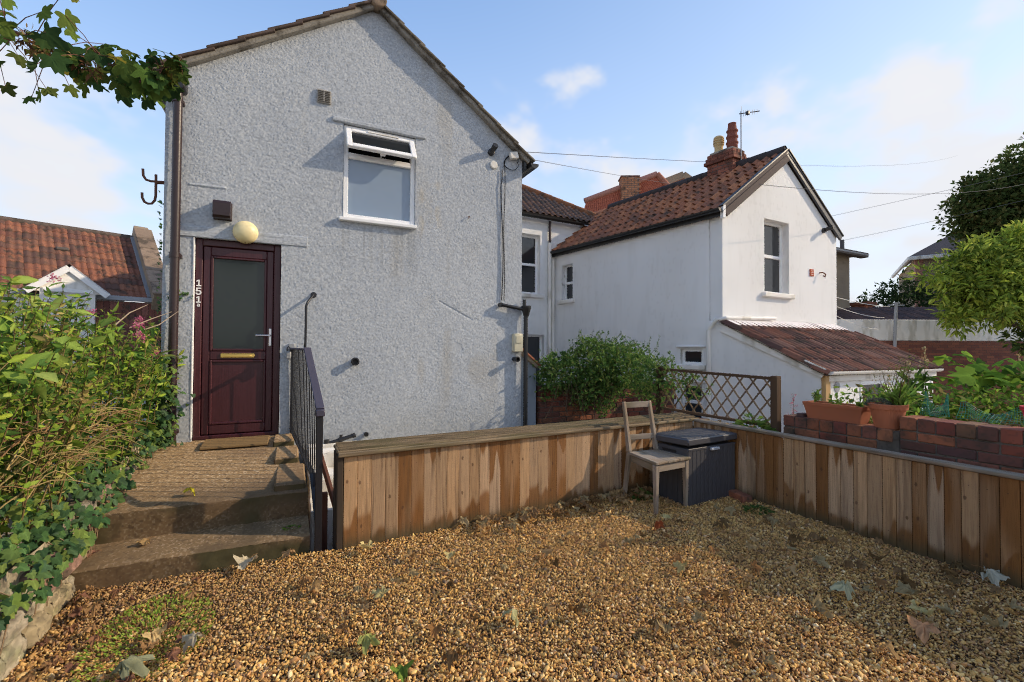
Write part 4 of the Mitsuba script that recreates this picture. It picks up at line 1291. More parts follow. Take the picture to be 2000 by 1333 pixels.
put(ae + '__boom', MB().add(*tube([a0, a1], .010, 6)).add(*cbox(-.03, .03, -.03, .03, -.04, .03, .006, at(*(a0 + (a1 - a0) * .42)))), 'dark_metal')
el = MB()
for t, l in ((.10, .30), (.2, .13), (.3, .12), (.4, .12), (.52, .11), (.64, .10), (.76, .10), (.88, .09)):
    c = a0 + (a1 - a0) * t
    el.add(*tube([c - [0, .0, l * .5], c + [0, 0, l * .5]], .004, 5))
put(ae + '__element', el, 'dark_metal')

# lean-to
LT = K - V * 1.445                               # near left corner in the side wall's plane
LV = 1.445
le = wh + '__lean_to'
ZL0, ZL1 = 1.10, 1.86
sidep = sg.Polygon([(0, Z0), (LV + .25, Z0), (LV + .25, ZL1 + .10), (LV, ZL1), (0, ZL0)])
put(le, wallsheet(LT, V, sidep, VN, .12), 'white_render')
LF = 3.62
lw1 = (.95, .20, 1.72, .985)
fp = rect(.0, Z0, LF, ZL0).difference(rect(*lw1))
put(le + '__front_wall', wallsheet(LT - VN * .0 + U * .122, U, sg.Polygon([(0, Z0), (LF - .12, Z0), (LF - .12, ZL0), (0, ZL0)]).difference(rect(*lw1)), UN, .12), 'white_render')
put(le + '__far_wall', wallsheet(LT + U * LF, V, sg.Polygon([(0, Z0), (LV, Z0), (LV, ZL1), (0, ZL0)]), -VN, .1), 'white_render')
Mw = frame(LT + U * .122, U, -UN, [0, 0, 1])
k = put(wh + '__window', MB().add(*cbox(lw1[0], lw1[0] + .06, -.012, .06, lw1[1], lw1[3], .005, Mw)).add(*cbox(lw1[2] - .06, lw1[2], -.012, .06, lw1[1], lw1[3], .005, Mw)).add(*cbox(lw1[0] + .06, lw1[2] - .06, -.012, .06, lw1[3] - .06, lw1[3], .005, Mw)).add(*cbox(lw1[0] + .06, lw1[2] - .06, -.025, .06, .505, .60, .008, Mw)).add(*cbox(lw1[0] - .03, lw1[2] + .06, -.03, 0, lw1[3] + .01, lw1[3] + .05, .005, Mw)), 'white_plastic', 40, label='white lean-to window behind the pots')
put(k + '__pane', MB().add(*cbox(lw1[0] + .06, lw1[2] - .06, .03, .036, .60, lw1[3] - .06, .001, Mw)), 'window_glass')
put(k + '__pane', MB().add(*cbox(lw1[0] + .06, lw1[2] - .06, .03, .036, lw1[1], .505, .001, Mw)), 'window_glass')
put(le + '__air_vent', lathe([(0, .012), (.05, .012), (.075, .008), (.078, 0)], frame(LT + U * .42 + [0, 0, .92] + UN * .002, U, [0, 0, 1], UN), 20), 'lead', 40)
put(le + '__corner_post', MB().add(*cbox(-.02, .11, -.05, .05, Z0, ZL0 + .02, .006, frame(LT + U * .05, U, -UN, [0, 0, 1]))), 'post_wood', 30)
put(le + '__fascia', MB().add(*bar(LT + U * .12 + UN * .035 + [0, 0, ZL0 - .025], LT + U * LF + UN * .035 + [0, 0, ZL0 - .025], .03, .13)), 'old_white')
put(le + '__fascia', MB().add(*bar(LT + VN * .022 + [0, 0, ZL0 + .03] - V * .05, K + VN * .022 + [0, 0, ZL1 - .03], .03, .14)), 'old_white')
put(le + '__gutter', gutter(LT + U * .0 + UN * .12 + [0, 0, ZL0 + .06], LT + U * (LF - .05) + UN * .12 + [0, 0, ZL0 + .045], .05), 'old_white', 40)
lup = (K + [0, 0, ZL1 + .09]) - (LT + [0, 0, ZL0 + .09])
LSL = np.linalg.norm(lup)
lup = lup / LSL
lo = LT + [0, 0, ZL0 + .055] - lup * .10 + VN * .07
put(le + '__roof', MB().add([lo - [0, 0, .01], lo + U * (LF + .1) - [0, 0, .01], lo + U * (LF + .1) + lup * (LSL + .12) - [0, 0, .01], lo + lup * (LSL + .12) - [0, 0, .01]], [[0, 1, 2], [0, 2, 3]]), 'roof_grey')
LCOL = [(.19, .078, .052), (.145, .066, .05), (.24, .105, .068), (.115, .06, .05), (.18, .095, .07), (.25, .135, .10)]
tile_roof(le, lo, U, unit(lup), .145, (LSL + .10) / 5, 5, 26, LCOL, 'roman', stop=lambda r: LF + .08 - max(0, r - 3) * .32, most=200, order=near)
put(le + '__lead_flashing', MB().add(*cbox(0, GW - .1, -.26, 0, 0, .02, .008, frame(K + [0, 0, ZL1 + .115] + UN * .005, U, unit(lup), unit(np.cross(U, unit(lup)))))), 'flash_pale', 40)
# ------------------------------------------------------------------ neighbours on the left
nh = thing('tiled_house', 'low neighbouring house with orange red pantile roof and stone parapet, left of the grey house', 'house')
hd = math.radians(24)
HU = np.array([math.cos(hd), math.sin(hd), 0])
HV = np.array([-HU[1], HU[0], 0])
E0 = P(-3.78, 9.97, 2.80)
hup = unit(HV * 2.45 + [0, 0, 2.10])
HS = math.hypot(2.45, 2.10)
ORANGE = [(.22, .088, .055), (.18, .075, .05), (.25, .105, .062), (.15, .068, .05), (.20, .094, .062), (.235, .095, .058), (.125, .066, .05)]
put(nh + '__roof', MB().add([E0 - HU * 7 - [0, 0, .02], E0 + HU * 1.3 - [0, 0, .02], E0 + HU * 1.3 + hup * HS - [0, 0, .02], E0 - HU * 7 + hup * HS - [0, 0, .02]], [[0, 1, 2], [0, 2, 3]]).add([E0 - HU * 7 + hup * HS, E0 + HU * 1.3 + hup * HS, E0 + HU * 1.3 + HV * 5, E0 - HU * 7 + HV * 5], [[0, 1, 2], [0, 2, 3]]), 'roof_grey')
tile_roof(nh, E0 + HU * 1.10, -HU, hup, .30, HS / 11, 11, 16, ORANGE, 'double', stop=lambda r: 4.4, most=300, order=near)
put(nh + '__ridge_tile', MB().add(*tube([E0 + hup * HS + HU * 1.1, E0 + hup * HS - HU * 7], .10, 12), c=(.12, .09, .075)), 'brick', True)
nhu = np.cross(HU, hup)
nhu = nhu if nhu[2] > 0 else -nhu
put(nh + '__parapet', MB().add(*cbox(-.25, HS + .22, -.02, .34, -.5, .36, .01, frame(E0 + HU * 1.14, hup, HU, nhu))), 'tan_stone')
for k in range(6):
    put(nh + '__coping_stone', MB().add(*cbox(-.27 + k * .585, -.27 + k * .585 + .575, -.06, .40, .362, .42, .012, frame(E0 + HU * 1.14, hup, HU, nhu)), c=np.array([.26, .19, .14]) * rng.uniform(.8, 1.2)), 'brick')
put(nh + '__lead_flashing', MB().add(*cbox(0, HS, -.10, -.015, .03, .09, .006, frame(E0 + HU * 1.14, hup, HU, nhu))), 'lead')
put(nh + '__wall', MB().add([E0 - HU * 7 - [0, 0, .1], E0 + HU * 1.45 - [0, 0, .1], P(*(E0 + HU * 1.45)[:2], -1.15), P(*(E0 - HU * 7)[:2], -1.15)], [[0, 1, 2], [0, 2, 3]]).add([E0 + HU * 1.48 - [0, 0, .1], E0 + HU * 1.48 + HV * 5, P(*(E0 + HU * 1.48 + HV * 5)[:2], -1.15), P(*(E0 + HU * 1.48)[:2], -1.15)], [[0, 1, 2], [0, 2, 3]]), 'old_white')
put(nh + '__gutter', MB().add(*bar(E0 - HU * .1 - HV * .1 - [0, 0, .03], E0 + HU * 1.4 - HV * .1 - [0, 0, .03], .10, .12, .01)).add(*bar(E0 - HU * 4 - HV * .1 - [0, 0, .03], E0 - HU * 1.3 - HV * .1 - [0, 0, .03], .10, .12, .01)), 'lead')
for r in range(7):
    for c in range(11):
        x0 = -.02 + c * .135
        q = E0 + HU * x0 - HV * (.05 + .0) + [0, 0, -.14 - (r + 1) * .34]
        put(nh + '__hung_tile', MB().add(*cbox(0, .128, -.018, .0, 0, .36, .005, frame(q - HV * .012, HU, unit(HV + [0, 0, .03]), unit(np.array([0, 0, 1]) - HV * .03))), c=np.array([(.19, .075, .055), (.23, .095, .07), (.15, .06, .05), (.26, .11, .085)][rng.integers(4)])), 'brick')
# white porch gable in front of the roof
gq = E0 - HU * .58 - HV * .35
pk_, hw = .60, .74
ap = gq + [0, 0, .62]
pg = nh + '__porch_gable'
put(pg, MB().add([gq - HU * hw * .9 + [0, 0, -.0], gq + HU * hw * .9 + [0, 0, 0], ap - [0, 0, .06]], [[0, 1, 2]]).add([gq - HU * .5 - [0, 0, 2.6], gq + HU * .5 - [0, 0, 2.6], gq + HU * .5, gq - HU * .5], [[0, 1, 2], [0, 2, 3]]), 'old_white')
for s in (-1, 1):
    put(pg + '__barge_board', MB().add(*bar(gq + HU * s * hw - [0, 0, .03] - HV * .05, ap - HV * .05, .03, .15, .006, up=(0, 0, 1))), 'white_plastic')
    put(pg + '__roof_slope', MB().add([gq + HU * s * (hw + .03) + [0, 0, .03] - HV * .08, ap + [0, 0, .09] - HV * .08, ap + [0, 0, .09] + HV * 1.2, gq + HU * s * (hw + .03) + [0, 0, .03] + HV * 1.2], [[0, 1, 2], [0, 2, 3]]), 'roof_grey')
put(pg + '__tie_beam', MB().add(*bar(gq - HU * .45 + [0, 0, .05] - HV * .03, gq + HU * .45 + [0, 0, .05] - HV * .03, .03, .09)), 'white_plastic')
put(nh + '__roof_vent', MB().add(*cbox(-.13, .13, -.06, .06, 0, .10, .02, frame(E0 - HU * .55 + hup * 2.0, HU, hup, nhu))), 'roof_grey')

# ------------------------------------------------------------------ beyond the white house
rh = thing('red_roofed_house', 'house behind with bright red hipped roof and small brick chimney', 'house')
a, b_, c_, d_ = P(10.157, 7.682, 6.52), P(12.287, 6.647, 7.578), P(12.95, 6.35, 6.9), P(13.262, 6.184, 7.457)
bk1 = P(1.6, 3.4, 0)
RR = [(.43, .135, .08), (.42, .13, .077), (.45, .145, .085), (.41, .127, .076)]
def far_roof(key, pts, rows, cols, colors, lift=.0):
    """a roof face of bands of tiles: pts = eave left, eave right, top right, top left"""
    A_, B_, C_, D_ = [np.asarray(p, float) for p in pts]
    nn = unit(np.cross(B_ - A_, D_ - A_))
    nn = nn if nn[2] > 0 else -nn
    mb = MB()
    for r in range(rows):
        t0, t1 = r / rows, (r + 1.15) / rows
        for c in range(cols):
            u0, u1 = c / cols, (c + .93) / cols
            col = np.array(colors[rng.integers(len(colors))]) * rng.uniform(.95, 1.05)
            bil = lambda u, t: (A_ * (1 - u) + B_ * u) * (1 - t) + (D_ * (1 - u) + C_ * u) * t
            um = (u0 + u1) / 2
            q = [bil(u0, t0) + nn * .035, bil(um, t0) + nn * .052, bil(u1, t0) + nn * .035, bil(u0, t1) + nn * .02, bil(um, t1) + nn * .055, bil(u1, t1) + nn * .02, bil(u0, t0) + nn * .02, bil(um, t0) + nn * .045, bil(u1, t0) + nn * .02]
            mb.add(q, [[0, 1, 4], [0, 4, 3], [1, 2, 5], [1, 5, 4], [6, 7, 1], [6, 1, 0], [7, 8, 2], [7, 2, 1]], col)
    put(key + '__tile', mb, 'vc_matt', kind='stuff')
    put(key + '__roof', MB().add([A_, B_, C_, D_], [[0, 1, 2], [0, 2, 3]]), 'roof_grey')


el_ = P(9.55, 7.95, 5.1)
far_roof(rh, (el_ + [.0, -.2, 0], P(14.2, 5.6, 5.1), P(12.32, 6.64, 7.56), P(11.3 - 1.2, 7.7, 6.62)), 15, 40, RR)
far_roof(rh, (P(14.2, 5.6, 5.1), P(16.2, 8.6, 5.1), P(13.6, 8.9, 7.56), P(12.32, 6.64, 7.56)), 15, 24, RR)
put(rh + '__hip_tile', MB().add(*tube([P(12.32, 6.62, 7.62), P(14.2, 5.58, 5.16)], .11, 10), c=(.36, .15, .10)), 'vc_matt', True)
put(rh + '__ridge_tile', MB().add(*tube([P(10.05, 7.72, 6.66), P(12.32, 6.62, 7.62)], .10, 10), c=(.42, .20, .15)), 'vc_matt', True)
put(rh + '__back_gable', MB().add(*bar(P(12.9, 7.3, 7.5), P(13.9, 7.0, 7.95), .3, .25)).add(*bar(P(13.9, 7.0, 7.95), P(15.4, 6.7, 7.15), .3, .25)), 'tan_stone')
put(rh + '__wall', MB().add([P(9.55, 7.75, 5.1), P(14.2, 5.6, 5.1), P(14.2, 5.6, -1.15), P(9.55, 7.75, -1.15)], [[0, 1, 2], [0, 2, 3]]).add([P(14.2, 5.6, 5.1), P(16.2, 8.6, 5.1), P(16.2, 8.6, -1.15), P(14.2, 5.6, -1.15)], [[0, 1, 2], [0, 2, 3]]), 'tan_stone')
cM = frame(P(11.05, 6.95, 6.42), unit([.89, -.45, 0]), unit([.45, .89, 0]), [0, 0, 1])
put(rh + '__chimney', MB().add(*cbox(.004, .60, .004, .45, -.5, 1.02, .004, cM), c=(.16, .12, .10)), 'brick')
for r in range(13):
    for fx in range(3):
        brick(cM[:3, 3] + cM[:3, 0] * max(0, fx * .225 - (.11 if r % 2 else 0)) + [0, 0, .02 + r * .076], cM[:3, 0], -cM[:3, 1], .205 if (fx or not r % 2) else .10, .064, .05, rh + '__chimney__brick', (.46, .205, .105))
    for fx in range(2):
        brick(cM[:3, 3] + cM[:3, 1] * max(0, fx * .225 - (.11 if r % 2 else 0)) + [0, 0, .02 + r * .076], cM[:3, 1], -cM[:3, 0], .205 if (fx or not r % 2) else .10, .064, .05, rh + '__chimney__brick', (.46, .205, .105))
put(rh + '__chimney__cap', MB().add(*cbox(-.03, .63, -.03, .48, 1.0, 1.05, .01, cM), c=(.25, .12, .09)), 'brick')

bh = thing('brown_house', 'narrow view of a brown rendered house with shallow eaves behind the gable', 'house')
put(bh + '__wall', trimesh.Trimesh(*cbox(17.6, 19.72, 4.3, 9, -1.15, 4.98, .01, frame([0, 0, 0], [1, 0, 0], [-.05, 1, 0], [0, 0, 1])), process=False), 'tan_stone')
put(bh + '__roof', MB().add([P(17.2, 3.9, 5.02), P(20.1, 4.05, 5.02), P(18.9, 6.5, 5.75), P(17.0, 6.5, 5.75), P(20.1, 9, 5.02)], [[0, 1, 2], [0, 2, 3], [1, 4, 2]]).add(*bar(P(17.2, 4.0, 5.0), P(20.1, 4.1, 5.0), .25, .16)), 'roof_grey')
put(bh + '__gutter', gutter([17.2, 3.92, 5.03], [20.1, 4.02, 5.03], .07), 'lead')
put(bh + '__chimney_pot', MB().add(*tube([P(19.6, 4.6, 5.2), P(19.6, 4.6, 5.65)], .07, 10)), 'dark_metal')
pc = thing('brick_stub', 'short orange brick chimney stump beyond the brown house wall', 'chimney')
put(pc + '__stack', MB().box(19.95, 20.55, 4.0, 4.5, 1.0, 3.15, c=(.30, .10, .055)), 'brick')
put(pc + '__cap', MB().box(19.9, 20.6, 3.95, 4.55, 3.15, 3.28, c=(.22, .08, .05)), 'brick')

bd = thing('boundary_wall', 'long pale rendered wall standing on dark red brick, behind the lean-to', 'wall')
Q0, Q1 = P(14.6, 3.44, 0), P(24.5, -1.3, 0)
put(bd + '__render', MB().add(*bar(Q0 + [0, 0, 2.085], Q1 + [0, 0, 2.095], .22, .64, .01)), 'old_white')
put(bd + '__brickwork', MB().add(*bar(Q0 + [0, 0, .30], Q1 + [0, 0, .30], .28, 2.92, .01)), 'far_brick')
def far_brick(p, n, uv):
    s = (p.x * .902 - p.y * .432) / .235
    r = dr.floor(p.z / .078)
    i = dr.floor(s + .5 * (r - 2 * dr.floor(r / 2)))
    fx, fz = s + .5 * (r - 2 * dr.floor(r / 2)) - i, p.z / .078 - r
    c = mix(c3(.13, .045, .035), c3(.24, .085, .05), cell_rand(i, r))
    return mix(c, c3(.07, .055, .05), dr.maximum(smoothstep(.06, .03, fx), smoothstep(.16, .08, fz)))


scene['far_brick'] = prin(proc(far_brick), .9)
sr = thing('outbuilding', 'low outbuilding with dark brown tiled roof beyond the pale wall', 'shed')
far_roof(sr, (P(15.6, 4.1, 2.30), P(24.6, -.2, 2.32), P(25.2, 1.6, 3.05), P(16.2, 5.9, 3.02)), 5, 44, [(.08, .05, .045), (.11, .065, .055), (.065, .045, .045)])
put(sr + '__wall', MB().add([P(15.6, 4.1, 2.30), P(24.6, -.2, 2.32), P(24.6, -.2, -1.15), P(15.6, 4.1, -1.15)], [[0, 1, 2], [0, 2, 3]]), 'tan_stone')
hh = thing('stone_house', 'distant stone house with dark hipped roof half hidden by trees', 'house')
HX, HY = unit([.50, -.866, 0]), unit([.866, .50, 0])
o = P(27.93, 5.87, 0)
Mh = frame(o, HX, HY, [0, 0, 1])
put(hh + '__wall', MB().add(*cbox(0, 7, 0, 6, -1.15, 5.95, .02, Mh)), 'tan_stone')
put(hh + '__roof', MB().add([o + HX * -.3 - HY * .3 + [0, 0, 5.98], o + HX * 7.3 - HY * .3 + [0, 0, 5.98], o + HX * 4.4 + HY * 3 + [0, 0, 8.0], o + HX * 2.6 + HY * 3 + [0, 0, 8.0], o + HX * -.3 + HY * 6.3 + [0, 0, 5.98]], [[0, 1, 2], [0, 2, 3], [0, 3, 4]]), 'slate')
put(hh + '__eaves', MB().add(*cbox(-.3, 7.3, -.32, -.2, 5.83, 6.0, .02, Mh)).add(*cbox(-.32, -.2, -.3, 6.3, 5.83, 6.0, .02, Mh)), 'old_white')
put(hh + '__quoin', MB().add(*cbox(-.02, .28, -.02, .28, -1.15, 5.9, .02, Mh)), 'quoin_pink')
for (x0, x1, z0, z1) in ((.9, 2.0, 4.55, 5.5), (2.6, 3.7, 4.55, 5.5), (.9, 2.6, 2.95, 3.7)):
    k = put(hh + '__window', MB().add(*cbox(x0, x1, -.04, .02, z0, z1, .01, Mh)), 'old_white')
    put(k + '__pane', MB().add(*cbox(x0 + .1, x1 - .1, -.05, -.03, z0 + .1, z1 - .1, .002, Mh)), 'window_glass')
put(hh + '__string_course', MB().add(*cbox(-.05, 7, -.06, .01, 4.1, 4.28, .02, Mh)), 'tan_stone')
pl_ = thing('washing_line_post', 'grey metal washing line post in front of the pale wall', 'post')
put(pl_ + '__pole', MB().add(*tube([P(17.25, 1.93, .4), P(17.38, 1.90, 2.93)], .045, 10)), 'grey_metal', 40)
put(pl_ + '__crossbar', MB().add(*bar(P(17.15, 2.0, 2.84), P(17.62, 1.80, 2.84), .03, .04)), 'grey_metal')
def wire(name, label, pts, r=.006, sag=.0, group=None, mat='wire'):
    k = thing(name, label, 'wire', group)
    p = np.array(pts, float)
    t = np.linspace(0, 1, 25)[:, None]
    q = p[0] * (1 - t) + p[1] * t
    q[:, 2] -= sag * 4 * (t * (1 - t))[:, 0]
    m = MB().add(*tube(q, r, 5), c=FLAT[mat][0] if mat in FLAT else (.62, .60, .56))
    scene[k] = mikit.ply(m.tm(), 'vc_matt', True, color=m.cols())


wire('telephone_wire', 'topmost thin wire running from the grey house eaves far to the right', [(3.66, -.06, 4.125), (53.24, 13.49, 18.65)], .0045, .5)
wire('telephone_wire', 'lower thin wire from the grey house eaves towards the red roof', [(3.86, -.06, 4.05), (12.4, 5.9, 7.05)], .004, .02)
wire('telephone_wire', 'wire crossing the white gable and rising on the right', [(7.291, -.93, 3.98), (21.09, .25, 6.6)], .0045, .22)
wire('telephone_wire', 'slanting wire right of the white gable, second from the top', [(14.8, 3.3, 5.35), (25.2, -1.5, 8.05)], .005, .03)
wire('telephone_wire', 'faint lowest slanting wire above the brown house', [(18.15, 3.9, 5.3), (30.5, -1.6, 8.6)], .005, .1)
for i, lab in enumerate(('upper of three pale washing lines beside the gable', 'middle of three pale washing lines beside the gable', 'lowest of three pale washing lines beside the gable')):
    wire('washing_line', lab, [(10.97, .2, 2.62 - .17 * i), (17.2 - .3 * i, 1.98, 2.80 - .35 * i)], .007, .05 + .02 * i, mat='old_white')

# ------------------------------------------------------------------ leaves and plants
def tpl_lance(w=.30, n=4, fold=.12, droop=.25):
    t = np.linspace(0, 1, n)
    h = w * .5 * np.sin(np.pi * np.clip(t, .02, .98) ** .8) ** .8
    v, f = [], []
    for i in range(n):
        z = -droop * t[i] ** 2
        v += [(-h[i], t[i], z + fold * h[i] / w), (0, t[i], z), (h[i], t[i], z + fold * h[i] / w)]
    for i in range(n - 1):
        a = 3 * i
        f += [(a, a + 1, a + 4), (a, a + 4, a + 3), (a + 1, a + 2, a + 5), (a + 1, a + 5, a + 4)]
    return np.array(v), np.array(f)


def tpl_lobed(ang, rad, droop=.25, curl=.12, rings=3, seed=1):
    """a lobed leaf about its stalk end (origin), reaching along +y"""
    r_ = np.random.default_rng(seed)
    a = np.radians(ang)
    v, f = [(0, 0, 0)], []
    n = len(ang)
    for k in range(1, rings + 1):
        s = k / rings
        for i in range(n):
            r = rad[i] * s
            x, y = r * math.sin(a[i]), r * math.cos(a[i]) + 0.0
            z = -droop * (x * x + y * y) + curl * s * (r_.normal() * .5 + (.5 if i % 2 else -.3)) * rad[i]
            v.append((x, y, z))
    for i in range(n - 1):
        f.append((0, 1 + i, 2 + i))
    for k in range(rings - 1):
        for i in range(n - 1):
            p, q = 1 + k * n + i, 1 + (k + 1) * n + i
            f += [(p, q, q + 1), (p, q + 1, p + 1)]
    return np.array(v), np.array(f)


MAPLE_A = [-140, -128, -112, -98, -84, -72, -62, -50, -40, -28, -18, -9, 0, 9, 18, 28, 40, 50, 62, 72, 84, 98, 112, 128, 140]
MAPLE_R = [.25, .42, .52, .50, .40, .62, .82, .80, .58, .62, .86, .93, 1.0, .93, .86, .62, .58, .80, .82, .62, .40, .50, .52, .42, .25]
IVY_A = [-130, -110, -88, -70, -52, -36, -18, 0, 18, 36, 52, 70, 88, 110, 130]
IVY_R = [.35, .55, .66, .52, .72, .58, .78, 1.0, .78, .58, .72, .52, .66, .55, .35]
MAPLES = [tpl_lobed(MAPLE_A, np.array(MAPLE_R) * np.random.default_rng(s).uniform(.88, 1.1, 25), .1 + .16 * s / 3, .05 + .09 * (s % 3), 3, s) for s in range(5)]
IVYS = [tpl_lobed(IVY_A, np.array(IVY_R) * np.random.default_rng(s).uniform(.9, 1.1, 15), .35, .05, 2, s) for s in range(3)]
LANCE, OVAL, BLADE = tpl_lance(.36, 4), tpl_lance(.55, 3, .10, .2), tpl_lance(.07, 6, .2, .7)
SMALL = (np.array([(0, 0, 0), (-.32, .5, .05), (.32, .5, .05), (0, 1, -.1)]), np.array([(0, 2, 1), (1, 2, 3)]))


def place(tpl, pos, axis, nrm, size, col, mb):
    """many copies of a leaf in one go"""
    v, f = tpl
    pos, axis, nrm = np.atleast_2d(pos), np.atleast_2d(axis), np.atleast_2d(nrm)
    ay_ = axis / np.linalg.norm(axis, axis=1, keepdims=True)
    ax_ = np.cross(ay_, nrm)
    ax_ /= np.linalg.norm(ax_, axis=1, keepdims=True) + 1e-9
    az = np.cross(ax_, ay_)
    s = np.broadcast_to(size, (len(pos),))[:, None, None]
    V_ = pos[:, None] + s * (v[None, :, :1] * ax_[:, None] + v[None, :, 1:2] * ay_[:, None] + v[None, :, 2:3] * az[:, None])
    F_ = f[None] + (np.arange(len(pos)) * len(v))[:, None, None]
    rib = .90 + .32 * np.exp(-(v[:, 0] / .06) ** 2)      # pale midrib
    C_ = (np.broadcast_to(col, (len(pos), 3))[:, None] * rib[None, :, None]).reshape(-1, 3)
    mb.add(V_.reshape(-1, 3), F_.reshape(-1, 3), C_)
    return mb


def shades(n, cols, var=.18):
    c = np.array(cols)[rng.integers(len(cols), size=n)]
    return c * rng.uniform(1 - var, 1 + var, (n, 1)) * rng.uniform(.94, 1.06, (n, 3))


def rdir(n, up=.0, spread=1.0):
    d = rng.normal(0, spread, (n, 3))
    d[:, 2] += up
    return d / np.linalg.norm(d, axis=1, keepdims=True)


# stone retaining wall along the left of the path
sw = thing('stone_wall', 'old cream stone retaining wall left of the path, overgrown with ivy', 'wall')
ys = np.arange(-4.6, .0, .035)
zs = np.linspace(-.25, 1, 22)
Y_, Z_ = np.meshgrid(ys, zs, indexing='ij')
topz = np.interp(Y_, [-4.6, -2.6, -1.2, 0], [.42, .42, .50, .74])
zz = -.2 + (topz + .2) * np.clip(Z_, -.25, 1)
xw = np.interp(Y_, [-4.6, -2.4, 0], [-.16, -.225, -.30])
nz_ = meshkit.fbm(np.stack([Y_ * 5, zz * 7, Y_ * 0], -1), 4, 5)
X_ = xw + .05 * (nz_ - .5) - .02 * np.clip(Z_, 0, 1)
core = np.stack([X_, Y_, zz], -1).reshape(-1, 3)
i, j = np.meshgrid(np.arange(len(ys) - 1), np.arange(len(zs) - 1), indexing='ij')
f = np.stack([i * len(zs) + j, (i + 1) * len(zs) + j, (i + 1) * len(zs) + j + 1, i * len(zs) + j + 1], -1).reshape(-1, 4)
cc = np.array([.34, .285, .195]) * (.45 + .9 * meshkit.fbm(core * 9, 3, 2)[:, None])
put(sw + '__mortar', MB().add(core, f, cc), 'brick', True)
put(sw + '__backing', MB().box(-.75, -.30, -4.6, .0, -.3, .36, c=(.10, .07, .045)), 'brick')
STONE = [(.50, .43, .31), (.42, .36, .27), (.55, .49, .38), (.33, .20, .155), (.45, .36, .22), (.38, .33, .26)]
z = -.03
for row in range(4):
    y = -4.4 + .11 * row
    hgt = [.15, .13, .12, .13][row]
    while y < -.12:
        l = rng.uniform(.16, .34)
        tz = float(np.interp(y, [-4.6, -2.6, -1.2, 0], [.42, .42, .50, .74]))
        if z + hgt < tz + .05:
            xf = float(np.interp(y, [-4.6, -2.4, 0], [-.16, -.225, -.30]))
            m = trimesh.Trimesh(*cbox(xf - .12, xf + rng.uniform(.006, .034), y, y + l - .022, z + .008, z + hgt - .012, .028), process=False).subdivide_to_size(.028)
            m.vertices += (.034 * (meshkit.fbm(m.vertices * 11 + row, 3, row)[:, None] - .5) + .020 * (meshkit.fbm(m.vertices * 45, 2, row)[:, None] - .5))
            col = (.33, .19, .15) if (row == 1 and -2.55 < y < -2.2) else STONE[rng.integers(len(STONE))]
            put(sw + '__stone', MB().mesh(m, np.array(col) * (.16 + 1.05 * meshkit.fbm(m.vertices * 34, 3)[:, None]) * (1 - np.array([.45, .30, .55]) * np.clip(3 * meshkit.fbm(m.vertices * 8 + 3, 3)[:, None] - 1.5, 0, 1))), 'brick', True)
        y += l
    z += hgt

structure('planting_bed', extr(sg.Polygon([(-8, -6), (-.40, -6), (-.42, .0), (-.36, 9), (-8, 9)]), 1.5, at(0, 0, -1.12)), 'earth')
# the big shrub
def shrub_top(x, y):
    return 1.93 - .40 * np.clip((x + .75) / .65, 0, 1) - .13 * np.clip(-1.0 - y, 0, 3) + .20 * (meshkit.noise(np.stack([x * 3.1, y * 3.1, x * 0], -1), 4) - .5)


sh = thing('flowering_shrub', 'tangled yellow green shrub with pink flower heads behind the stone wall', 'shrub')
stems, lv, big, fl = MB(), MB(), [], []
GREEN = [(.21, .32, .045), (.27, .38, .055), (.15, .26, .05), (.34, .41, .08), (.09, .17, .04), (.30, .39, .05), (.06, .12, .03)]
ns = 470
bx_, by_ = rng.uniform(-2.1, -.28, ns), rng.uniform(-3.4, .35, ns)
for i in range(ns):
    lean = np.array([rng.normal(.20, .18), rng.normal(-.10, .2)])
    hgt = float(shrub_top(np.array(bx_[i] + lean[0] * .6), np.array(by_[i]))) * rng.uniform(.80, 1.0)
    t = np.linspace(0, 1, 7)[:, None]
    p0 = np.array([bx_[i], by_[i], .38])
    tip = np.array([min(bx_[i] + lean[0], -.08), by_[i] + lean[1], hgt])
    q = p0 * (1 - t) + tip * t + np.array([0, 0, .10]) * np.sin(np.pi * t) + .02 * rng.normal(size=(7, 3)) * t
    stems.add(*tube(q, np.linspace(.005, .002, 7), 4, False), c=np.array([.20, .14, .06]) * rng.uniform(.6, 1.3))
    m = 66
    tt = rng.uniform(.03, 1.0, m) ** .85
    pos = np.stack([np.interp(tt, t[:, 0], q[:, k]) for k in range(3)], 1)
    az = rng.uniform(0, 2 * np.pi, m)
    ax_ = np.stack([np.cos(az), np.sin(az), rng.normal(.25, .75, m)], 1)
    small_ = rng.random() < .6
    sz = rng.uniform(.022, .052, m) if small_ else rng.uniform(.04, .10, m) * (1.15 - .30 * tt)
    place(OVAL if small_ else LANCE, pos, ax_, rdir(m, .55) + [.25, -.25, .1], sz, shades(m, GREEN if i % 9 else [(.36, .30, .10), (.30, .24, .09)], .3), lv)
    if rng.random() < .5:
        big.append((tip, hgt))
put(sh + '__stem', stems, 'vc_matt', True, kind='stuff')
put(sh + '__foliage', lv, 'leaf', True, kind='stuff')
for i, (tip, _) in enumerate(big[:120]):      # broad leaves at the tips, one by one
    mb = MB()
    place(LANCE if i % 3 else OVAL, tip, rdir(1, .3), rdir(1, 1.5), rng.uniform(.12, .19), shades(1, [(.26, .37, .07), (.20, .31, .06), (.32, .40, .10)]), mb)
    put(sh + '__leaf', mb, 'leaf', True)
dry = MB()
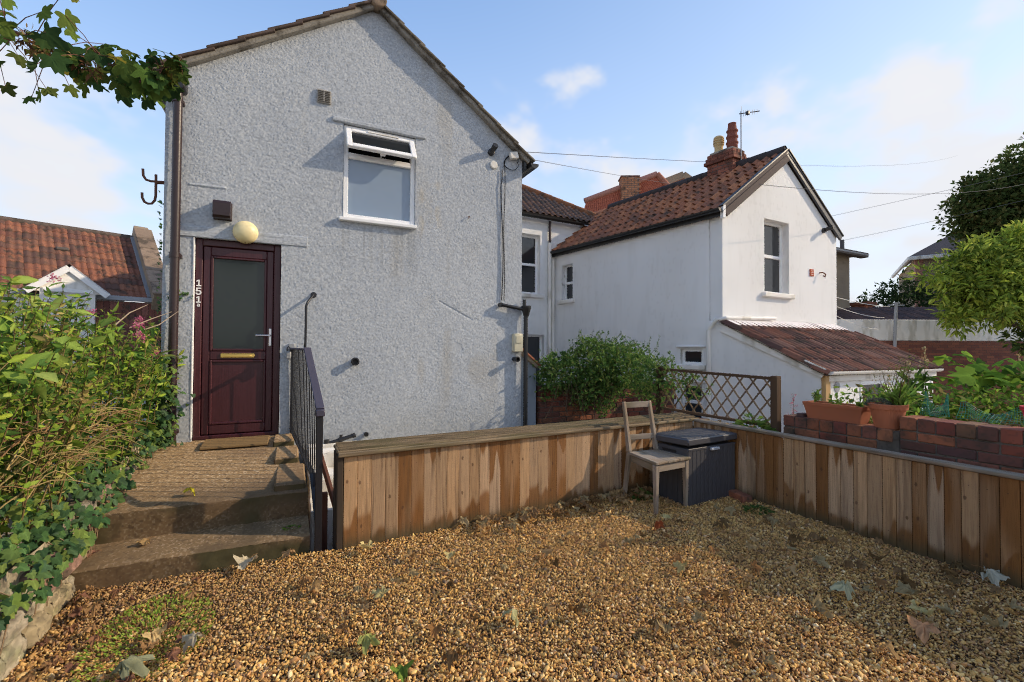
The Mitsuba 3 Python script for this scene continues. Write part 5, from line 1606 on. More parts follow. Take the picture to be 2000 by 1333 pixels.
for i in range(150):
    y0 = rng.uniform(-2.6, -1.3)
    p0 = np.array([rng.uniform(-.72, -.30), y0, rng.uniform(.58, .92)])
    p1 = p0 + [rng.uniform(.12, .34), rng.uniform(.0, .40), rng.uniform(.02, .24)]
    t = np.linspace(0, 1, 6)[:, None]
    dry.add(*tube(p0 * (1 - t) + p1 * t + [0, 0, .10] * np.sin(np.pi * t), np.linspace(.0045, .002, 6), 4, False), c=np.array([(.38, .28, .12), (.30, .17, .08), (.26, .22, .08)][rng.integers(3)]) * rng.uniform(.7, 1.2))
put(sh + '__dry_stem', dry, 'vc_matt', True, kind='stuff')
for p in ((-.31, -.62, 1.60), (-.27, -.72, 1.52), (-.24, -.66, 1.49), (-.62, -.6, 1.70), (-1.0, -.2, 2.02), (-.52, -1.95, 1.02), (-.20, -.50, 1.36), (-.35, -.40, 1.66)):
    mb = MB()
    n = 70
    d = rdir(n, .5)
    place(SMALL, np.array(p) + [.03, -.05, .02] + d * rng.uniform(.006, .042, (n, 1)), d, rdir(n), .019, shades(n, [(.62, .16, .28), (.50, .11, .22), (.70, .28, .36)]), mb)
    put(sh + '__flower_head', mb, 'leaf', True, label=None)
for pts in ([(-.42, -.75, 1.62), (-.33, -.70, 1.74), (-.22, -.64, 1.82)], [(-.38, -.5, 1.62), (-.25, -.45, 1.70), (-.10, -.40, 1.78)], [(-.36, -.42, 1.58), (-.2, -.36, 1.66), (-.06, -.30, 1.80)]):
    put(sh + '__twig', MB().add(*tube(pts, [.006, .005, .002], 6), c=(.45, .35, .25)), 'vc_matt', True)

# ivy on the wall and up the corner of the house
iv = thing('ivy', 'dark glossy ivy trailing over the stone wall and the house corner', 'ivy')
IV = [(.075, .15, .06), (.10, .19, .065), (.055, .115, .05), (.15, .24, .075), (.09, .155, .08), (.20, .28, .07)]
n = 0
small = MB()
def ivy_leaf(p, s):
    mb = MB()
    ax_ = unit([rng.normal(.5, .5), rng.normal(-.3, .5), rng.normal(-.7, .4)])
    place(IVYS[rng.integers(3)], p, ax_, unit([1.0 + rng.normal(0, .6), -.8 + rng.normal(0, .6), .9 + rng.normal(0, .6)]), s, shades(1, IV), mb)
    return mb


for i in range(230):
    y = rng.uniform(-3.1, -1.25)
    tz = float(np.interp(y, [-4.6, -2.6, -1.2, 0], [.42, .42, .50, .74]))
    dz = rng.uniform(-.16, .24)
    x = -.20 + .03 * rng.random() - max(0, dz) * .9 + (.03 if dz < 0 else 0)
    put(iv + '__leaf', ivy_leaf([x, y, tz + dz], rng.uniform(.030, .066)), 'leaf', True)
for i in range(620):
    y = rng.uniform(-3.0, -.1)
    tz = float(np.interp(y, [-4.6, -2.6, -1.2, 0], [.42, .42, .50, .74]))
    p = [-.24 + rng.uniform(-.12, .06), y, tz + rng.normal(-.05, .09)]
    small.add(*[(a_ := ivy_leaf(p, rng.uniform(.025, .05))).v[0], a_.f[0]], c=a_.c[0])
for i in range(620):
    z = rng.uniform(.50, 1.38)
    p = [-.245 + rng.normal(0, .075) + .03 * math.sin(z * 9), -.10 - abs(rng.normal(0, .10)), z]
    small.add(*[(a_ := ivy_leaf(p, rng.uniform(.025, .055))).v[0], a_.f[0]], c=a_.c[0])
for i in range(70):
    p = [-.285 - rng.random() * .02, rng.uniform(0, .1), rng.uniform(1.3, 3.0)]
    small.add(*[(a_ := ivy_leaf(p, rng.uniform(.015, .03))).v[0], a_.f[0]], c=a_.c[0])
for i in range(22):
    p = [-.20 + .2 * rng.random(), -.02, 1.98 + rng.normal(0, .02)]
    small.add(*[(a_ := ivy_leaf(p, rng.uniform(.014, .026))).v[0], a_.f[0]], c=a_.c[0])
put(iv + '__small_leaf', small, 'leaf', True, kind='stuff')
sm_ = MB()
for i in range(26):
    y = rng.uniform(-2.8, -.6)
    tz = float(np.interp(y, [-4.6, -2.6, -1.2, 0], [.42, .42, .50, .74]))
    q = np.array([[-.25, y, tz], [-.18, y + .04, tz - .08], [-.185, y + rng.normal(.05, .06), tz - rng.uniform(.15, .30)]])
    sm_.add(*tube(q, .003, 4, False), c=(.22, .15, .09))
put(iv + '__stem', sm_, 'vc_matt', True, kind='stuff')

# sycamore branch hanging in at the top left
sy = thing('sycamore_branch', 'overhanging sycamore branch with big lobed leaves and brown seed bunches', 'branch')
main = np.array([[-3.6, -1.75, 3.95], [-2.2, -1.95, 3.75], [-1.2, -2.1, 3.45], [-.55, -2.25, 3.14], [-.22, -2.37, 3.03], [.02, -2.48, 2.94], [.24, -2.58, 2.905], [.37, -2.65, 2.945]])
put(sy + '__bough', MB().add(*tube(main, [.03, .024, .018, .010, .007, .006, .004, .002], 8), c=(.14, .10, .075)), 'vc_matt', True)
SYC = [(.05, .10, .03), (.075, .135, .035), (.04, .08, .028), (.11, .165, .035), (.09, .12, .03)]
tw = MB()
def along(t):
    s = np.linspace(0, 1, len(main))
    return np.array([np.interp(t, s, main[:, k]) for k in range(3)])


for i in range(105):
    t = .42 + .58 * (i / 104) ** 1.0
    base = along(t)
    thick = np.interp(t, [.40, .58, .8, 1], [.25, .17, .09, .04])
    off = np.array([rng.normal(0, 1) * .5 * thick, rng.normal(0, .8) * thick, np.clip(rng.normal(-.20, .7), -1.2, 1.0) * thick])
    p = base + off
    tw.add(*tube([base, (base + p) / 2 + [0, 0, .02], p], [.0025, .002, .0015], 5, False), c=(.16, .07, .05))
    ax_ = unit([rng.normal(.35, .5), rng.normal(-.2, .5), rng.normal(-.75, .35)])
    mb = MB()
    place(MAPLES[rng.integers(5)], p, ax_, unit([rng.normal(.2, .5), rng.normal(-.7, .5), rng.normal(.6, .4)]), rng.uniform(.055, .10) * (1 if t < .93 else .7), shades(1, SYC if i % 19 else [(.24, .22, .04)]), mb)
    put(sy + '__leaf', mb, 'leaf', True)
put(sy + '__stalk', tw, 'vc_matt', True, kind='stuff')
for (t, dx, dz, n) in ((.44, -.02, .02, 60), (.50, .03, -.03, 70), (.56, -.02, -.05, 80), (.62, .02, -.05, 70), (.68, .0, -.05, 40)):
    c = along(t) + [dx, -.03, dz]
    mb = MB()
    d = rdir(n, -.4)
    place(LANCE, c + d * rng.uniform(.01, .055, (n, 1)), d, rdir(n), rng.uniform(.022, .038, n), shades(n, [(.16, .085, .045), (.22, .13, .06), (.10, .05, .035), (.27, .19, .09)]), mb)
    put(sy + '__seed_bunch', mb, 'dry_leaf', True)

# climber over the back wall and the trellis
cl = thing('climber', 'mound of small leaved green climber over the brick wall and trellis', 'climber')
mb, stm = MB(), MB()
CLM = [(.08, .16, .04), (.11, .21, .05), (.06, .12, .035), (.16, .25, .065), (.22, .28, .08)]
lumps = [((4.45, .05, 1.12), (.48, .33, .26)), ((4.85, -.05, 1.22), (.42, .35, .36)), ((5.2, -.1, 1.20), (.45, .38, .38)), ((5.22, -.6, 1.12), (.24, .48, .36)), ((5.2, -.95, 1.02), (.17, .30, .30)), ((4.65, -.1, .88), (.20, .22, .28)), ((4.25, .05, 1.0), (.26, .25, .24)), ((4.95, -.15, .80), (.20, .2, .28)), ((5.55, .1, 1.2), (.45, .4, .36)), ((5.2, -1.22, 1.10), (.10, .34, .14)), ((5.2, -1.55, 1.02), (.07, .30, .16)), ((4.3, .0, 1.28), (.25, .2, .12)), ((4.75, -.1, 1.5), (.18, .16, .12))]
for (c, r) in lumps:
    m = int(2900 * r[0] * r[2] / .25)
    d = rdir(m)
    rad = rng.uniform(.45, 1.0, (m, 1)) ** .6
    p = np.array(c) + d * rad * np.array(r) * (1 + .55 * (meshkit.noise(np.array(c) * 3 + d * 3.2, 3)[:, None] - .5) * 2)
    place(SMALL, p, rdir(m, .0) + d * .5, rdir(m, .9) + [.3, -.5, .3], rng.uniform(.034, .066, m), shades(m, CLM), mb)
for i in range(70):      # shoots that stick out of the top
    c, r = lumps[rng.integers(5)]
    p0 = np.array(c) + [rng.uniform(-.3, .3), rng.uniform(-.2, .2), r[2] * .8]
    p1 = p0 + [rng.normal(0, .10), rng.normal(0, .08), rng.uniform(.04, .26)]
    stm.add(*tube([p0, (p0 + p1) / 2 + rng.normal(0, .01, 3), p1], .002, 4, False), c=(.10, .09, .04))
    t = rng.uniform(0, 1, (16, 1))
    place(SMALL, p0 * (1 - t) + p1 * t, rdir(16, .2), rdir(16, 1), rng.uniform(.022, .04, 16), shades(16, CLM), mb)
for i in range(60):
    p0 = np.array([rng.uniform(4.2, 5.3), rng.uniform(-.2, .1), rng.uniform(.9, 1.2)])
    p1 = p0 + [rng.normal(0, .15), rng.normal(-.1, .1), -rng.uniform(.2, .6)]
    stm.add(*tube([p0, (p0 + p1) / 2 + rng.normal(0, .03, 3), p1], .0028, 4, False), c=(.09, .065, .04))
put(cl + '__foliage', mb, 'leaf', True, kind='stuff')
put(cl + '__stem', stm, 'vc_matt', True, kind='stuff')
# weeds under the trellis
def weed(name, label, c, r, n, cols, size, tpl=SMALL, h=.05, cat='plant', up=.4, kind=None, group=None):
    k = thing(name, label, cat, group, kind)
    mb = MB()
    a_ = rng.uniform(0, 2 * np.pi, n)
    q = np.sqrt(rng.random(n)) * 1.0
    p = np.stack([c[0] + r[0] * q * np.cos(a_), c[1] + r[1] * q * np.sin(a_), c[2] + rng.random(n) * h * (1.1 - q)], 1)
    place(tpl, p, np.stack([np.cos(a_), np.sin(a_), rng.normal(up, .3, n)], 1), rdir(n, 1.5), rng.uniform(.6, 1.2, n) * size, shades(n, cols), mb)
    scene[k] = mikit.ply(mb.tm(), 'leaf', True, color=mb.cols())
    return k


WG = [(.08, .15, .03), (.13, .21, .04), (.18, .26, .06)]
weed('weed', 'leafy weeds at the foot of the trellis post', (5.13, -2.42, .66), (.07, .20), 120, WG, .07, OVAL, .14)
weed('weed', 'small green weeds beside the timber wall near the loose brick', (4.70, -2.78, .015), (.12, .10), 130, [(.07, .12, .03), (.10, .16, .04)], .035, OVAL, .04)
weed('weed', 'green weeds behind the chair legs', (4.02, -2.06, .015), (.12, .06), 110, [(.08, .14, .03), (.11, .18, .04)], .05, OVAL, .07)
weed('weed', 'tiny green weed on the lower path step', (.92, -1.86, .145), (.05, .03), 40, WG, .025, OVAL, .02)
weed('clover_patch', 'patch of bright green clover spreading over gravel near the path', (.30, -2.72, .024), (.26, .42), 1700, [(.24, .34, .05), (.31, .40, .07), (.17, .27, .04), (.36, .42, .08)], .017, OVAL, .012, 'clover', .8, 'stuff')
# pots on the garden wall
tp = thing('trough', 'long terracotta trough standing on the brick wall', 'planter')
Mt = frame([5.31, -2.86, .828], unit([.02, -1, 0]), unit([1, .02, 0]), [0, 0, 1])
def trough_shell(L_, w0, w1, h, t=.012):
    v = []
    for (z, w, l) in ((0, w0, L_ * .88), (h * .80, w1 * .95, L_ * .97), (h * .80, w1, L_), (h, w1 * 1.03, L_ * 1.01), (h, w1 * .86, L_ * .95), (h - .03, w1 * .84, L_ * .94)):
        c = L_ / 2
        v += [(c - l / 2, -w / 2, z), (c + l / 2, -w / 2, z), (c + l / 2, w / 2, z), (c - l / 2, w / 2, z)]
    f = [(0, 3, 2, 1)]
    for k in range(5):
        a_ = k * 4
        for i in range(4):
            f.append((a_ + i, a_ + (i + 1) % 4, a_ + 4 + (i + 1) % 4, a_ + 4 + i))
    f.append((20, 21, 22, 23))
    return np.array(v, float), np.array(f)


v, f = trough_shell(.49, .13, .185, .150)
put(tp + '__pot', MB().add(v @ Mt[:3, :3].T + Mt[:3, 3], f), 'terracotta')
put(tp + '__soil', MB().add(*cbox(.03, .46, -.07, .07, .10, .125, .01, Mt)), 'earth')
for j_, (s, lab, hh_) in enumerate(((.09, 'l', .10), (.25, 'm', .07), (.40, 'r', .05))):
    mb = MB()
    c = Mt[:3, 3] + Mt[:3, 0] * s + [0, 0, .125]
    for q in range(3 if j_ == 0 else 2):
        e_ = c + [rng.normal(0, .02), rng.normal(0, .04), hh_ * rng.uniform(.6, 1.3)]
        mb.add(*tube([c, (c + e_) / 2 + rng.normal(0, .008, 3), e_], .0025, 5, False), c=(.16, .10, .05))
        m = 14
        t = rng.uniform(.4, 1.05, (m, 1))
        place(OVAL, c * (1 - t) + e_ * t, rdir(m, .3), rdir(m, 1), rng.uniform(.025, .05, m), shades(m, WG), mb)
    put(tp + '__plant', mb, 'leaf', True)
put('wedge_tile', MB().box(5.22, 5.33, -2.86, -2.80, .827, .860, c=(.08, .05, .05)), 'vc_matt')
labels['wedge_tile'] = {'label': 'dark flat tile wedged under the end of the trough', 'category': 'tile'}
fp_ = thing('flower_pot', 'round terracotta pot with grey cushion plant on the brick wall', 'plant pot')
prof = [(.001, 0), (.088, 0), (.118, .150), (.130, .152), (.136, .192), (.120, .194), (.112, .170), (.001, .165)]
put(fp_ + '__pot', lathe(prof, at(5.31, -3.495, .828), 32), 'terracotta', 40)
mb = MB()
m = 900
d = rdir(m, .3)
d[:, 2] = np.abs(d[:, 2])
place(SMALL, P(5.29, -3.44, 1.0) + d * [.085, .085, .055] * rng.uniform(.85, 1.05, (m, 1)), d + rdir(m) * .7, rdir(m), .014, shades(m, [(.13, .15, .11), (.17, .18, .13), (.09, .11, .08)]), mb)
put(fp_ + '__cushion_plant', mb, 'leaf', True)
mb = MB()
for i in range(46):
    a_ = rng.uniform(0, 6.28)
    place(BLADE, [5.34 + rng.normal(0, .02), -3.58 + rng.normal(0, .02), 1.0], [math.cos(a_) * .45, math.sin(a_) * .45, 1], rdir(1), rng.uniform(.12, .22), shades(1, [(.14, .24, .04), (.20, .30, .07)]), mb)
put(fp_ + '__grass', mb, 'leaf', True)
mb = MB()
for i in range(9):
    p0 = P(5.33, -3.55, 1.0)
    p1 = p0 + [rng.normal(0, .06), rng.normal(-.02, .10), rng.uniform(.18, .40)]
    mb.add(*tube([p0, (p0 + p1) / 2 + rng.normal(0, .025, 3), p1], [.004, .003, .0015], 5, False), c=(.13, .075, .055))
    m = 30
    place(SMALL, p1 + rng.normal(0, .035, (m, 3)), rdir(m), rdir(m), rng.uniform(.008, .018, m), shades(m, [(.20, .20, .07), (.15, .12, .05), (.12, .16, .05)]), mb)
put(fp_ + '__dry_stalk', mb, 'leaf', True)
rp = thing('red_pot', 'bright red plastic pot at the right edge on the brick wall', 'plant pot')
put(rp + '__pot', lathe([(.001, 0), (.07, 0), (.095, .12), (.103, .122), (.105, .15), (.092, .15), (.085, .11), (.001, .10)], at(5.36, -4.34, .938), 28), 'red_plastic', 40)
put(rp + '__soil', lathe([(.001, .125), (.089, .125)], at(5.36, -4.34, .938), 20), 'earth')
vb = weed('variegated_plant', 'small cream and green bush between trough and round pot', (5.50, -3.30, .80), (.09, .09), 260, [(.45, .42, .16), (.20, .26, .06), (.55, .50, .25)], .035, OVAL, .16)
fx = thing('foxglove', 'slender spike of pink flowers beside the trellis post', 'flower')
put(fx + '__stem', MB().add(*tube([(5.55, -2.56, .55), (5.55, -2.56, .80), (5.56, -2.55, 1.01)], [.004, .003, .002], 6), c=(.14, .16, .06)), 'vc_matt', True)
mb = MB()
for i in range(60):
    z = rng.uniform(.78, 1.0)
    place(SMALL, [5.555 + rng.normal(0, .012 * (1.15 - z) * 5), -2.555 + rng.normal(0, .014 * (1.15 - z) * 5), z], rdir(1, -.2), rdir(1), .016, shades(1, [(.52, .10, .17), (.62, .20, .25), (.36, .07, .10)]), mb)
put(fx + '__blossom', mb, 'leaf', True)

# fig and company behind the wall, with green netting
fg = thing('fig_bush', 'broad leaved sunlit fig bush behind the brick wall', 'shrub')
FIG_A = [-150, -125, -105, -84, -66, -50, -36, -20, 0, 20, 36, 50, 66, 84, 105, 125, 150]
FIG_R = [.28, .50, .62, .58, .52, .78, .70, .60, 1.0, .60, .70, .78, .52, .58, .62, .50, .28]
FIGS = [tpl_lobed(FIG_A, np.array(FIG_R) * np.random.default_rng(s).uniform(.9, 1.1, 17), .35, .05, 3, s) for s in range(3)]
FC = [(.18, .31, .045), (.24, .37, .055), (.13, .24, .04), (.09, .17, .04)]
trunk = MB()
for (x, y, h) in ((6.95, -3.35, 1.15), (7.1, -3.5, 1.05), (6.8, -3.25, 1.0)):
    trunk.add(*tube([(x, y, -.3), (x + .02, y, .5), (x + .05, y - .03, h)], [.022, .018, .008], 8), c=(.17, .12, .08))
put(fg + '__trunk', trunk, 'vc_matt', True)
for i in range(190):
    c = P(rng.uniform(6.2, 8.3), 0, 0)
    tt = (c[0] - 6.35) / 1.2
    c[1] = -3.12 - .46 * tt + rng.normal(0, .14)
    zt = np.interp(c[0], [6.35, 6.7, 7.0, 7.4, 8.3], [1.0, 1.33, 1.42, 1.34, 1.25])
    c[2] = rng.uniform(.55, 1.0) * zt + .01
    mb = MB()
    ax_ = unit([rng.normal(0, .7), rng.normal(-.2, .7), rng.normal(-.15, .35)])
    place(FIGS[rng.integers(3)], c, ax_, rdir(1, 1.6) + [.2, -.3, 0], rng.uniform(.09, .165), shades(1, FC), mb)
    put(fg + '__leaf', mb, 'leaf', True)
mb = MB()
m = 2600
p = np.stack([rng.uniform(5.75, 7.9, m), 0 * np.arange(m), rng.uniform(.70, 1.10, m)], 1)
p[:, 1] = -2.88 - .44 * (p[:, 0] - 5.75) + rng.normal(0, .16, m) - .15
place(OVAL, p, rdir(m, .3), rdir(m, 1.2), rng.uniform(.03, .07, m), shades(m, FC + [(.22, .24, .07), (.20, .15, .06)]), mb)
put(fg + '__undergrowth', mb, 'leaf', True, kind='stuff')
bd_ = thing('buddleia', 'leggy plant with pale upright seed spikes in front of the fig', 'shrub')
mb, sp2 = MB(), MB()
for (x, y, h) in ((6.22, -3.08, 1.16), (6.45, -3.14, 1.30), (6.62, -3.2, 1.45), (7.5, -3.6, 1.38), (6.05, -2.95, 1.05)):
    sp2.add(*tube([(x + .05, y, .3), (x + .02, y, h * .7), (x, y, h)], [.006, .005, .002], 6), c=(.22, .17, .09))
    m = 26
    z = rng.uniform(.6, h - .1, m)
    place(LANCE, np.stack([x + 0 * z, y + 0 * z, z], 1), rdir(m, .3), rdir(m, 1), rng.uniform(.07, .14, m), shades(m, [(.16, .24, .05), (.24, .28, .10), (.10, .17, .04)]), mb)
    m = 46
    z = rng.uniform(h - .16, h + .04, m)
    w = (h + .05 - z) * .12
    place(SMALL, np.stack([x + rng.normal(0, 1, m) * w, y + rng.normal(0, 1, m) * w, z], 1), rdir(m, .8), rdir(m), .028, shades(m, [(.46, .38, .22), (.36, .26, .14)]), mb)
put(bd_ + '__stem', sp2, 'vc_matt', True)
put(bd_ + '__foliage', mb, 'leaf', True)
nt = thing('plant_netting', 'turquoise plastic plant netting draped along the wall behind the pots', 'netting')
mb = MB()
for (y0, y1, x0, z0, z1) in ((-3.85, -4.22, 5.50, .94, 1.05), (-3.62, -3.80, 5.52, .94, 1.10)):
    ny_, nz2 = 22, 8
    G = lambda a_, b_: np.array([x0 + .04 * math.sin(9 * a_ + 2 * b_) + .05 * b_, y0 + (y1 - y0) * a_, z0 + (z1 - z0) * b_ * (.8 + .35 * math.sin(7 * a_ + 1))])
    for a_ in np.linspace(0, 1, ny_):
        mb.add(*tube([G(a_, t) for t in np.linspace(0, 1, 5)], .0012, 3, False))
    for b_ in np.linspace(0, 1, nz2):
        mb.add(*tube([G(t, b_) for t in np.linspace(0, 1, 14)], .0012, 3, False))
scene[nt] = mikit.ply(mb.tm(), 'vc_satin', True, color=np.tile([.02, .26, .21], (mb.n, 1)))

# trees
def tree(name, label, base, trunk_r, forks, lumps, leaf, size, cols, n, bark=(.10, .075, .055), gap=1.25, per=13):
    k = thing(name, label, 'tree')
    t = MB()
    for pts, rr in forks:
        t.add(*tube(pts, rr, 9), c=bark)
    put(k + '__trunk', t, 'vc_matt', True)
    mb = MB()
    tot = sum(r[0] * r[2] for _, r in lumps)
    for c, r in lumps:
        m = int(n * r[0] * r[2] / tot)
        cl_ = max(8, m // per)
        d = rdir(cl_)
        cen = np.array(c) + d * np.array(r) * rng.uniform(.12, 1.12, (cl_, 1)) ** .6
        idx = rng.integers(cl_, size=m)
        off = rdir(m)
        p = cen[idx] + off * size * gap * rng.uniform(.2, 1, (m, 1))
        place(leaf, p, off + rdir(m) * .5, rdir(m, 1.3), rng.uniform(.6, 1.15, m) * size, shades(m, cols) * np.clip(rng.normal(1, .12, (cl_, 1))[idx], .6, 1.4), mb)
    put(k + '__crown', mb, 'leaf', True, kind='stuff')
    return k


def nearer(p, k=.72):
    return tuple(CAM + (np.array(p, float) - CAM) * k)


tree('broadleaf_tree', 'tall dark broadleaf tree in front of the stone house', None, .3,
     [([nearer(p) for p in ((36, 4.5, -2.2), (36, 4.5, 4), (35.6, 4.6, 8))], [.3, .25, .11]), ([nearer(p) for p in ((36, 4.5, 4), (34.4, 5, 7.5))], [.15, .06]), ([nearer(p) for p in ((36, 4.5, 5), (37.6, 4, 9))], [.15, .06])],
     [(nearer(c), tuple(np.array(r) * .72)) for c, r in (((34.2, 5.2, 8.6), (1.9, 1.6, 1.5)), ((35.0, 4.8, 10.0), (1.8, 1.6, 1.7)), ((36.6, 4.0, 10.8), (2.2, 1.8, 2.0)), ((36.4, 4.2, 8.2), (2.4, 1.8, 1.8)), ((33.0, 5.8, 8.5), (1.0, 1.0, 1.1)),
      ((33.7, 5.4, 7.3), (1.2, 1.2, .9)), ((33.5, 5.5, 9.8), (1.0, 1.2, 1.0)), ((38, 3.5, 9), (2, 2, 2.6)), ((36.5, 4.0, 6.4), (2.4, 2, 1.6)), ((35, 4.6, 6.2), (1.4, 1.5, 1.2)))],
     SMALL, .19, [(.08, .12, .035), (.11, .15, .045), (.16, .16, .055), (.06, .09, .03)], 32000, per=20)
LT_ = [(.27, .35, .055), (.34, .42, .06), (.20, .28, .05), (.42, .46, .09), (.15, .21, .045)]
tree('loquat_tree', 'yellow green large leaved tree hanging over the pale wall', None, .1,
     [([(18.9, -.9, -1.1), (18.8, -.85, 1.2), (18.4, -.6, 2.6)], [.13, .11, .06]), ([(18.8, -.85, 1.6), (17.4, -.1, 2.6), (16.4, .35, 3.0)], [.07, .05, .02]), ([(18.4, -.6, 2.6), (18.3, -.5, 4.2)], [.06, .02]), ([(18.8, -.85, .8), (18.2, -.5, 1.5)], [.05, .02])],
     [((16.75, .2, 3.12), (.50, .45, .42)), ((16.05, .5, 3.42), (.26, .25, .16)), ((16.8, .15, 3.62), (.42, .4, .34)), ((17.3, -.1, 4.0), (.6, .5, .5)), ((17.2, -.05, 2.85), (.65, .6, .65)), ((17.9, -.35, 3.35), (.7, .6, .75)), ((18.3, -.55, 4.3), (.62, .5, .55)), ((18.6, -.7, 2.9), (.7, .7, .8)), ((16.6, .25, 2.38), (.36, .32, .34)), ((17.9, -.4, 2.5), (.5, .5, .35))],
     LANCE, .185, LT_, 10500, gap=1.7, per=34)
tree('small_tree', 'dark leaved low branches in front of the pale wall at the right edge', None, .1,
     [([(18.4, -.9, -1.1), (18.3, -.8, 1.2)], [.05, .03])],
     [((18.2, -.65, 1.72), (.55, .4, .36)), ((18.6, -.9, 1.2), (.6, .5, .3))], LANCE, .18, [(.07, .11, .03), (.10, .14, .03), (.05, .08, .03)], 700)
tree('yew_bush', 'dark green bush beyond the tiled outbuilding', None, .1,
     [([(24.6, 5.2, -1.1), (24.6, 5.2, 3)], [.12, .06])],
     [((23.9, 5.6, 3.45), (.95, .7, .75)), ((24.8, 5.2, 3.9), (.95, .7, .85)), ((25.8, 4.7, 3.8), (1.0, .7, .75)), ((24.6, 5.2, 2.6), (1.2, .9, .8))], LANCE, .20, [(.035, .06, .028), (.05, .08, .03), (.03, .05, .025)], 3200)

# ------------------------------------------------------------------ gravel
def pebbles(n_near):
    out = []
    ico = trimesh.creation.icosphere(0)
    octa = trimesh.Trimesh([[1, 0, 0], [-1, 0, 0], [0, 1, 0], [0, -1, 0], [0, 0, 1], [0, 0, -1]], [[0, 2, 4], [2, 1, 4], [1, 3, 4], [3, 0, 4], [2, 0, 5], [1, 2, 5], [3, 1, 5], [0, 3, 5]], process=False)
    st = .0112
    xs, ys = np.meshgrid(np.arange(-.26, 4.99, st), np.arange(-5.0, -1.80, st), indexing='ij')
    p = np.stack([xs.ravel(), ys.ravel()], 1)
    p = np.vstack([p, p[rng.random(len(p)) < .22]])
    p += rng.uniform(-.5, .5, p.shape) * st * 1.5
    limit = np.interp(p[:, 0], [1.05, 1.24, 4.95], [-1.99, -2.035, -1.81])
    ok = (p[:, 1] < np.where(p[:, 0] < 1.06, -1.995, limit)) & (p[:, 0] > np.interp(p[:, 1], [-4.6, -2.4, 0], [-.14, -.20, -.28])) & (p[:, 0] < 4.95)
    # nothing of the part right under the viewer is in view: keep a margin only
    dx, dy = p[:, 0] - CAM[0], p[:, 1] - CAM[1]
    fw = dx * FWD[0] + dy * FWD[1]
    ok &= fw > 1.7
    p, fw = p[ok], fw[ok]
    n = len(p)
    r = np.clip(rng.lognormal(math.log(.0057), .40, n), .0030, .016)
    sc = np.stack([r * rng.uniform(1.05, 1.85, n), r * rng.uniform(.8, 1.15, n), r * rng.uniform(.40, .75, n)], 1)
    q = rng.normal(0, 1, (n, 4))
    q[:, 1:3] *= .55
    q /= np.linalg.norm(q, axis=1, keepdims=True)
    w, x, y, z = q.T
    R = np.stack([np.stack([1 - 2 * (y * y + z * z), 2 * (x * y - z * w), 2 * (x * z + y * w)], -1), np.stack([2 * (x * y + z * w), 1 - 2 * (x * x + z * z), 2 * (y * z - x * w)], -1), np.stack([2 * (x * z - y * w), 2 * (y * z + x * w), 1 - 2 * (x * x + y * y)], -1)], -2)
    zc = rng.uniform(-.006, .011, n) + .010 * (meshkit.fbm(np.stack([p[:, 0] * 2.2, p[:, 1] * 2.2, p[:, 0] * 0], -1), 3) - .5)
    # the gravel is heaped a little against step and boards
    PAL = np.array([(.46, .285, .10), (.54, .36, .14), (.38, .215, .075), (.60, .44, .21), (.44, .25, .115), (.28, .15, .055), (.64, .51, .32), (.19, .105, .055), (.47, .29, .09), (.38, .255, .16), (.14, .095, .07)])
    pw2 = np.array([.19, .16, .16, .09, .10, .09, .045, .05, .055, .04, .025])
    col = PAL[rng.choice(len(PAL), n, p=pw2 / pw2.sum())] * rng.uniform(1.02, 1.33, (n, 1)) * [1.17, 1.10, .93]
    mul = meshkit.fbm(np.stack([p[:, 0] * 1.5 + 5, p[:, 1] * 1.5, p[:, 0] * 0], -1), 3, 4)
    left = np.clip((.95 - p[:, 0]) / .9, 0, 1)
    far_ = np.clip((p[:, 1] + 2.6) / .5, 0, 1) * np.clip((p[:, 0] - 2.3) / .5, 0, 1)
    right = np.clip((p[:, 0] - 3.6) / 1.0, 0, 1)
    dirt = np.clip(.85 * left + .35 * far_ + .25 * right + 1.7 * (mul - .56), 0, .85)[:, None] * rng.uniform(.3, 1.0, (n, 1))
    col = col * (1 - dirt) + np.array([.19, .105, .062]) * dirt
    near_ = fw < 2.15
    for mesh, sel in ((ico, near_), (octa, ~near_)):
        V0, F0 = np.array(mesh.vertices), np.array(mesh.faces)
        m = sel.sum()
        jit = 1 + rng.normal(0, .18, (m, len(V0), 1))
        loc = V0[None] * jit * sc[sel][:, None]
        vv_ = np.einsum('nij,nkj->nki', R[sel], loc) + np.concatenate([p[sel], zc[sel][:, None]], 1)[:, None]
        ff_ = F0[None] + (np.arange(m) * len(V0))[:, None, None]
        out.append((vv_.reshape(-1, 3), ff_.reshape(-1, 3), np.repeat(col[sel], len(V0), 0)))
    return out


gv = MB()
for v, f, c in pebbles(1):
    gv.add(v, f, c)
k = thing('gravel', 'loose tan and orange gravel covering the terrace', 'gravel', kind='stuff')
scene[k] = mikit.ply(gv.tm(), 'pebble', True, color=gv.cols())

